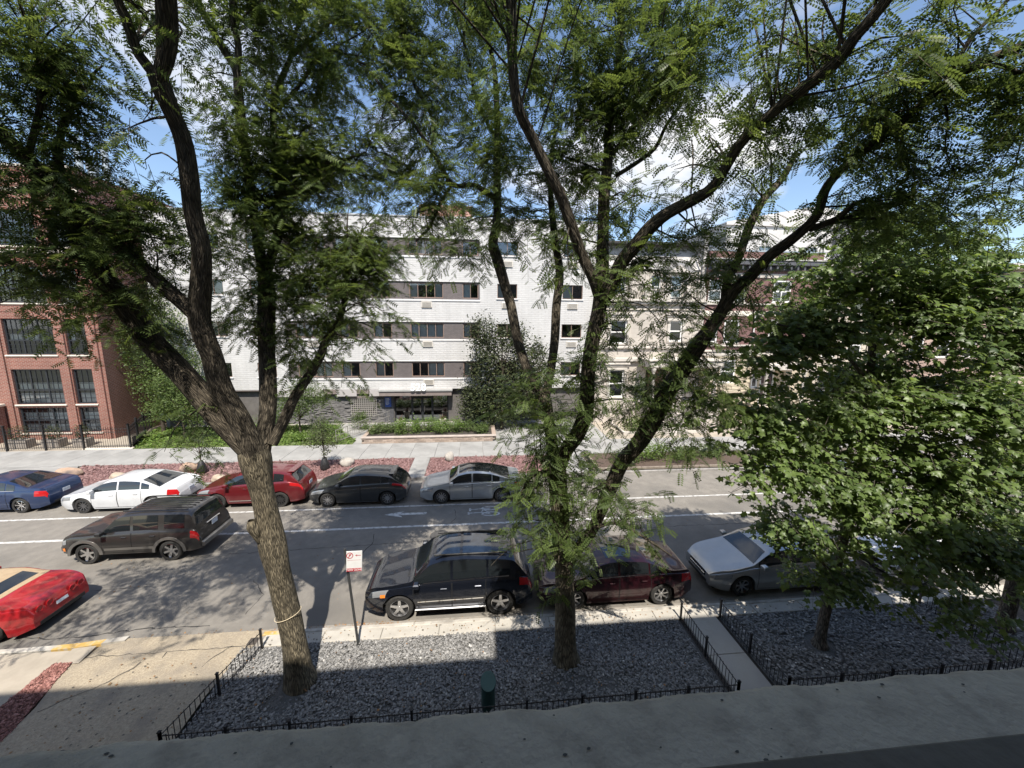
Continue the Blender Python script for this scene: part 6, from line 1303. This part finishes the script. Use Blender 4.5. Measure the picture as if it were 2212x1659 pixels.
# ================================================================== smaller trees and shrubs of the far side
def small_tree(name, label, cat, x, y, h, trunk_r, blobs, leaf, lm, bag=False, group=None, z0=.12, lean=0):
    t = thing(name, label, cat, (x, y, z0), 0, group); tb = Tubes(); tb.add([(0,0,-.05,trunk_r*1.3),(lean*.3,0,h*.25,trunk_r),(lean*.7,0,h*.6,trunk_r*.7),(lean,0,h*.85,trunk_r*.3)], .15, 8, .06)
    for (c, r_, n) in blobs:
        for k in range(5):
            q = unit(rng.normal(size=3))*.7; e = (c[0]-x+q[0]*r_[0], c[1]-y+q[1]*r_[1], c[2]-z0+q[2]*r_[2]); zz = rng.uniform(.3,.7)*h
            tb.add([(lean*.5,0,zz,trunk_r*.4),((lean*.5+e[0])/2+rng.normal()*.05,e[1]/2,(zz+e[2])/2+.05,trunk_r*.25),(*e,.004)], .2, 4)
    tb.build('trunk', M_bk_s, t, (0,0,0))
    put('crown', bush_mesh('crown', blobs, leaf, lm, (x, y, z0), .25, .5), t, kind='stuff')
    if bag: MB().lathe([(.22,0),(.26,.12),(.20,.4),(.12,.62),(.05,.72)], 12).build('watering_bag', mat('black_bag', (.012,.012,.013), .45, c2=(.03,.03,.03), scale=9, bump=.5), t, smooth=True)
    return t
x, y = gz(702, 1012)
small_tree('young_tree', 'young tree with a black watering bag on the red rock', 'tree', x, y, 2.6, .035, [((x-.1,y,2.2),(.85,.7,.6),1300),((x-.5,y,1.7),(.6,.5,.4),500),((x+.5,y,1.75),(.5,.5,.45),450),((x-.1,y,2.9),(.5,.5,.45),500),((x+.1,y,1.1),(.3,.3,.35),160)], .075, M_lf_dull, True)
x, y = gz(437, 1020)
small_tree('young_tree', 'thin young tree with a dark bark guard behind the white sedan', 'tree', x, y, 2.3, .03, [((x-.2,y,2.1),(.9,.6,.5),650),((x-.9,y,1.6),(.5,.4,.3),200),((x+.3,y,1.2),(.3,.3,.3),120),((x+.6,y,2.3),(.5,.4,.3),240)], .07, M_lf_mid, True)
x, y = -20.4, 28.2
small_tree('garden_tree', 'bright green garden tree on the lawn beside the iron fence', 'tree', x, y, 3.4, .07, [((x,y,2.7),(1.5,1.2,1.1),3200),((x-.8,y,3.9),(1.2,1.0,1.0),2200),((x+.9,y-.2,1.9),(1.1,.9,.8),1600),((x+1.2,y,3.4),(1.1,1.0,.9),1700),((x-1.3,y,2.2),(.9,.9,.8),1200)], .11, M_lf_mid)
x, y = -23.2, 30.1
small_tree('garden_tree', 'tall leafy tree between the brick loft and the white block', 'tree', x, y, 7.0, .10, [((x,y,4.2),(1.9,1.2,1.5),4000),((x-.6,y,6.2),(1.8,1.2,1.5),3600),((x+.7,y,8.2),(1.9,1.1,1.7),3400),((x-.9,y,8.2),(1.3,1.0,1.5),1900),((x+.2,y,9.8),(1.3,1.0,1.2),1500),((x+1.9,y,5.4),(1.6,1.0,1.4),2600),((x+.2,y,2.5),(1.6,1.1,1.1),2200),((x+2.6,y,3.4),(1.3,1.0,1.2),1700)], .12, M_lf_mid)
x, y = -13.0, 29.0
small_tree('garden_tree', 'leafy garden tree before the stone veneer left of the entrance', 'tree', x, y, 3.2, .06, [((x,y,2.4),(1.7,1.2,1.1),3200),((x+1.3,y,3.0),(1.3,1.0,.9),2000),((x-1.1,y,1.8),(1.4,1.0,.9),1800),((x+.4,y,3.6),(1.2,.9,.8),1400)], .09, M_lf_mid)
# evergreen magnolia clump by the entrance
x, y = 2.0, 29.2
small_tree('magnolia_tree', 'tall dark evergreen magnolia clump right of the 528 entrance', 'tree', x, y, 8.0, .10, [((x-1.6,y,3.0),(1.7,1.4,2.0),4200),((x+.6,y,3.4),(1.9,1.4,2.2),4600),((x+2.4,y,3.6),(1.3,1.1,1.6),2000),((x-1.2,y,5.6),(1.4,1.2,1.6),3000),((x-2.4,y,2.0),(1.2,1.1,1.6),1800),((x-1.4,y,7.6),(1.4,1.0,1.4),2600),((x+.8,y,7.2),(1.5,1.0,1.5),2600),((x+2.9,y,5.0),(1.2,1.0,1.5),1700),((x+1.6,y,5.2),(1.2,1.1,1.5),1800),((x-.5,y,1.3),(2.0,1.4,1.0),2200),((x+2.2,y,2.2),(1.4,1.2,1.3),1800),((x+2.7,y+.3,6.4),(.7,.7,1.0),700)], .15, M_lf_dark)
# shrubs in the planter and yards
def shrub(label, x, y, z, r_, n, leaf, lm, group='shrubs in the far yards'):
    t = thing('shrub', label, 'shrub', (x, y, z), 0, group)
    bl = [((x,y,z+r_[2]*.7),r_,n)]+[((x+rng.normal()*r_[0]*.5,y+rng.normal()*r_[1]*.4,z+r_[2]*rng.uniform(.6,1.2)),tuple(v*.5 for v in r_),n//4) for _ in range(3)]
    tb = Tubes()
    for k in range(6): e = rng.normal(size=3)*.5; tb.add([(0,0,0,.02),(e[0]*r_[0],e[1]*r_[1],r_[2]*(.7+.3*e[2]),.006)], .3, 4)
    tb.build('stems', M_bk_s, t, (0,0,0), kind='stuff'); put('foliage', bush_mesh('foliage', bl, leaf, lm, (x,y,z), .35, .6), t, kind='stuff')
pos = ['at the left end','second from the left','third from the left','left of the middle','in the middle','right of the middle','third from the right','second from the right','at the right end']
for i in range(9):
    xx = -7.2+i*.95; dark = i in (0,1,7,8); shrub('%s shrub %s of the low planter' % ('dark green' if dark else 'bright green', pos[i]), xx, 27.5+.3*math.sin(i*2.1), .48, (.62,.7,.42 if dark else .72), 1100, .075, M_lf_mid if dark else M_lf_bright, 'shrubs in the entrance planter')
for i, (xx, yy, r_, lm, lab) in enumerate(((-10.9,28.2,(.8,.7,.7),M_lf_bright,'yellow green shrub beside the ramp railing'),(-8.9,29.9,(.9,.6,.9),M_lf_mid,'tall loose shrub under the trellis'),(-12.2,27.2,(.9,.5,.35),M_lf_bright,'low bright shrub at the lawn edge left of the ramp'),(-16.6,28.9,(1.2,.9,.9),M_lf_mid,'broad shrub before the stone wall behind the left trunk'),(-18.3,29.8,(1.0,.9,1.2),M_lf_dark,'dark shrub against the white block behind the garden tree'),(-15.0,29.9,(.9,.8,.7),M_lf_mid,'green shrub between the two garden trees'),
     (12.4,28.2,(1.3,.9,.6),M_lf_bright,'bright green shrub left in the limestone house bed'),(14.3,27.9,(1.3,.9,.65),M_lf_bright,'bright green shrub in the middle of the limestone house bed'),(16.2,28.0,(1.2,.9,.7),M_lf_bright,'yellow green shrub right in the limestone house bed'),(6.6,28.6,(1.2,.9,.8),M_lf_mid,'green shrub beside the magnolia toward the limestone house'),
     (9.2,21.7,(1.0,.8,.5),M_lf_mid,'shrub at the left end of the kerbside bed'),(11.0,22.0,(1.1,.8,.65),M_lf_bright,'yellow green shrub in the kerbside bed'),(12.9,21.8,(1.0,.8,.5),M_lf_mid,'middle green shrub of the kerbside bed'),(14.6,22.1,(1.1,.7,.55),M_lf_mid,'shrub at the right end of the kerbside bed'),(19.6,28.8,(1.3,1.0,.9),M_lf_dark,'dark shrub before the brick row house stairs'))):
    shrub(lab, xx, yy, .12, r_, 1100, .09, lm)
# kerbside bed edging and soil, raised bed edging
MB().flat(rect(7.0,16.8,20.3,23.1), .122).build('planting_bed', mat('bark_mulch', (.06,.04,.03), .95, c2=(.12,.085,.065), scale=25, bump=.7), kind='structure')
eb = thing('bed_edging', 'weathered timber edging round the kerbside planting bed', 'edging', (7,20.25,.12))
for k in range(4): MB().cbox(k*2.45,k*2.45+2.43,0,.12,0,.14,.01).build('timber', mat('timber_edge', (.17,.14,.11), .9, c2=(.25,.21,.17), scale=5), eb)
MB().cbox(-.13,-.002,0,2.9,0,.14,.01).build('timber', MATS['timber_edge'], eb)
rb = thing('bed_edging', 'pale stone kerb round the bright green limestone house bed', 'edging', (11,27.0,.12)); MB().cbox(0,6.6,0,.16,0,.22,.015).cbox(0,.16,.161,3,0,.22,.015).cbox(6.44,6.6,.161,3,0,.22,.015).build('kerb', M_gst, rb)
# ground cover on the lawn
n = 9000; X = rng.uniform(-24.3,-8.4,n); Yy = rng.uniform(26.1,31.2,n); k = (X > np.interp(Yy,[26.1,31.2],[-22.1,-24.4]))&(X < np.interp(Yy,[26.1,27,31.2],[-8.4,-8.4,-11.5])); X, Yy = X[k], Yy[k]
P = np.stack([X,Yy,.13+rng.uniform(0,.14,len(X))],-1); d, nn, s_ = scatter_leaves(P, .16, 1.0); V, F, T = inst(DLV, DLF, P, d, nn, s_, np.clip(rng.normal(.5,.25,len(X)),0,1))
put('ground_cover', npmesh('ground_cover', V, F, M_lf_bright, T), kind='stuff', label='low bright green ground cover on the lawn of the white block', cat='ground cover')

for (x, z, lab) in ((-3.95, 10.28, 'bright green potted plant in the third floor window above the entrance'), (-4.35, 4.0, 'small potted plant in the first floor window above the canopy')):
    t = thing('house_plant', lab, 'plant', (x, YF+.42, z)); MB().lathe([(.10,0),(.13,.16),(.11,.16),(.001,.14)], 12).build('pot', mat('terracotta', (.35,.15,.09), .8), t)
    k = 1.0 if z > 9 else .55
    put('foliage', bush_mesh('foliage', [((x,YF+.40,z+.42*k),(.55*k,.10,.36*k),int(130*k))], .15*k, M_lf_bright, (x,YF+.42,z)), t, kind='stuff')
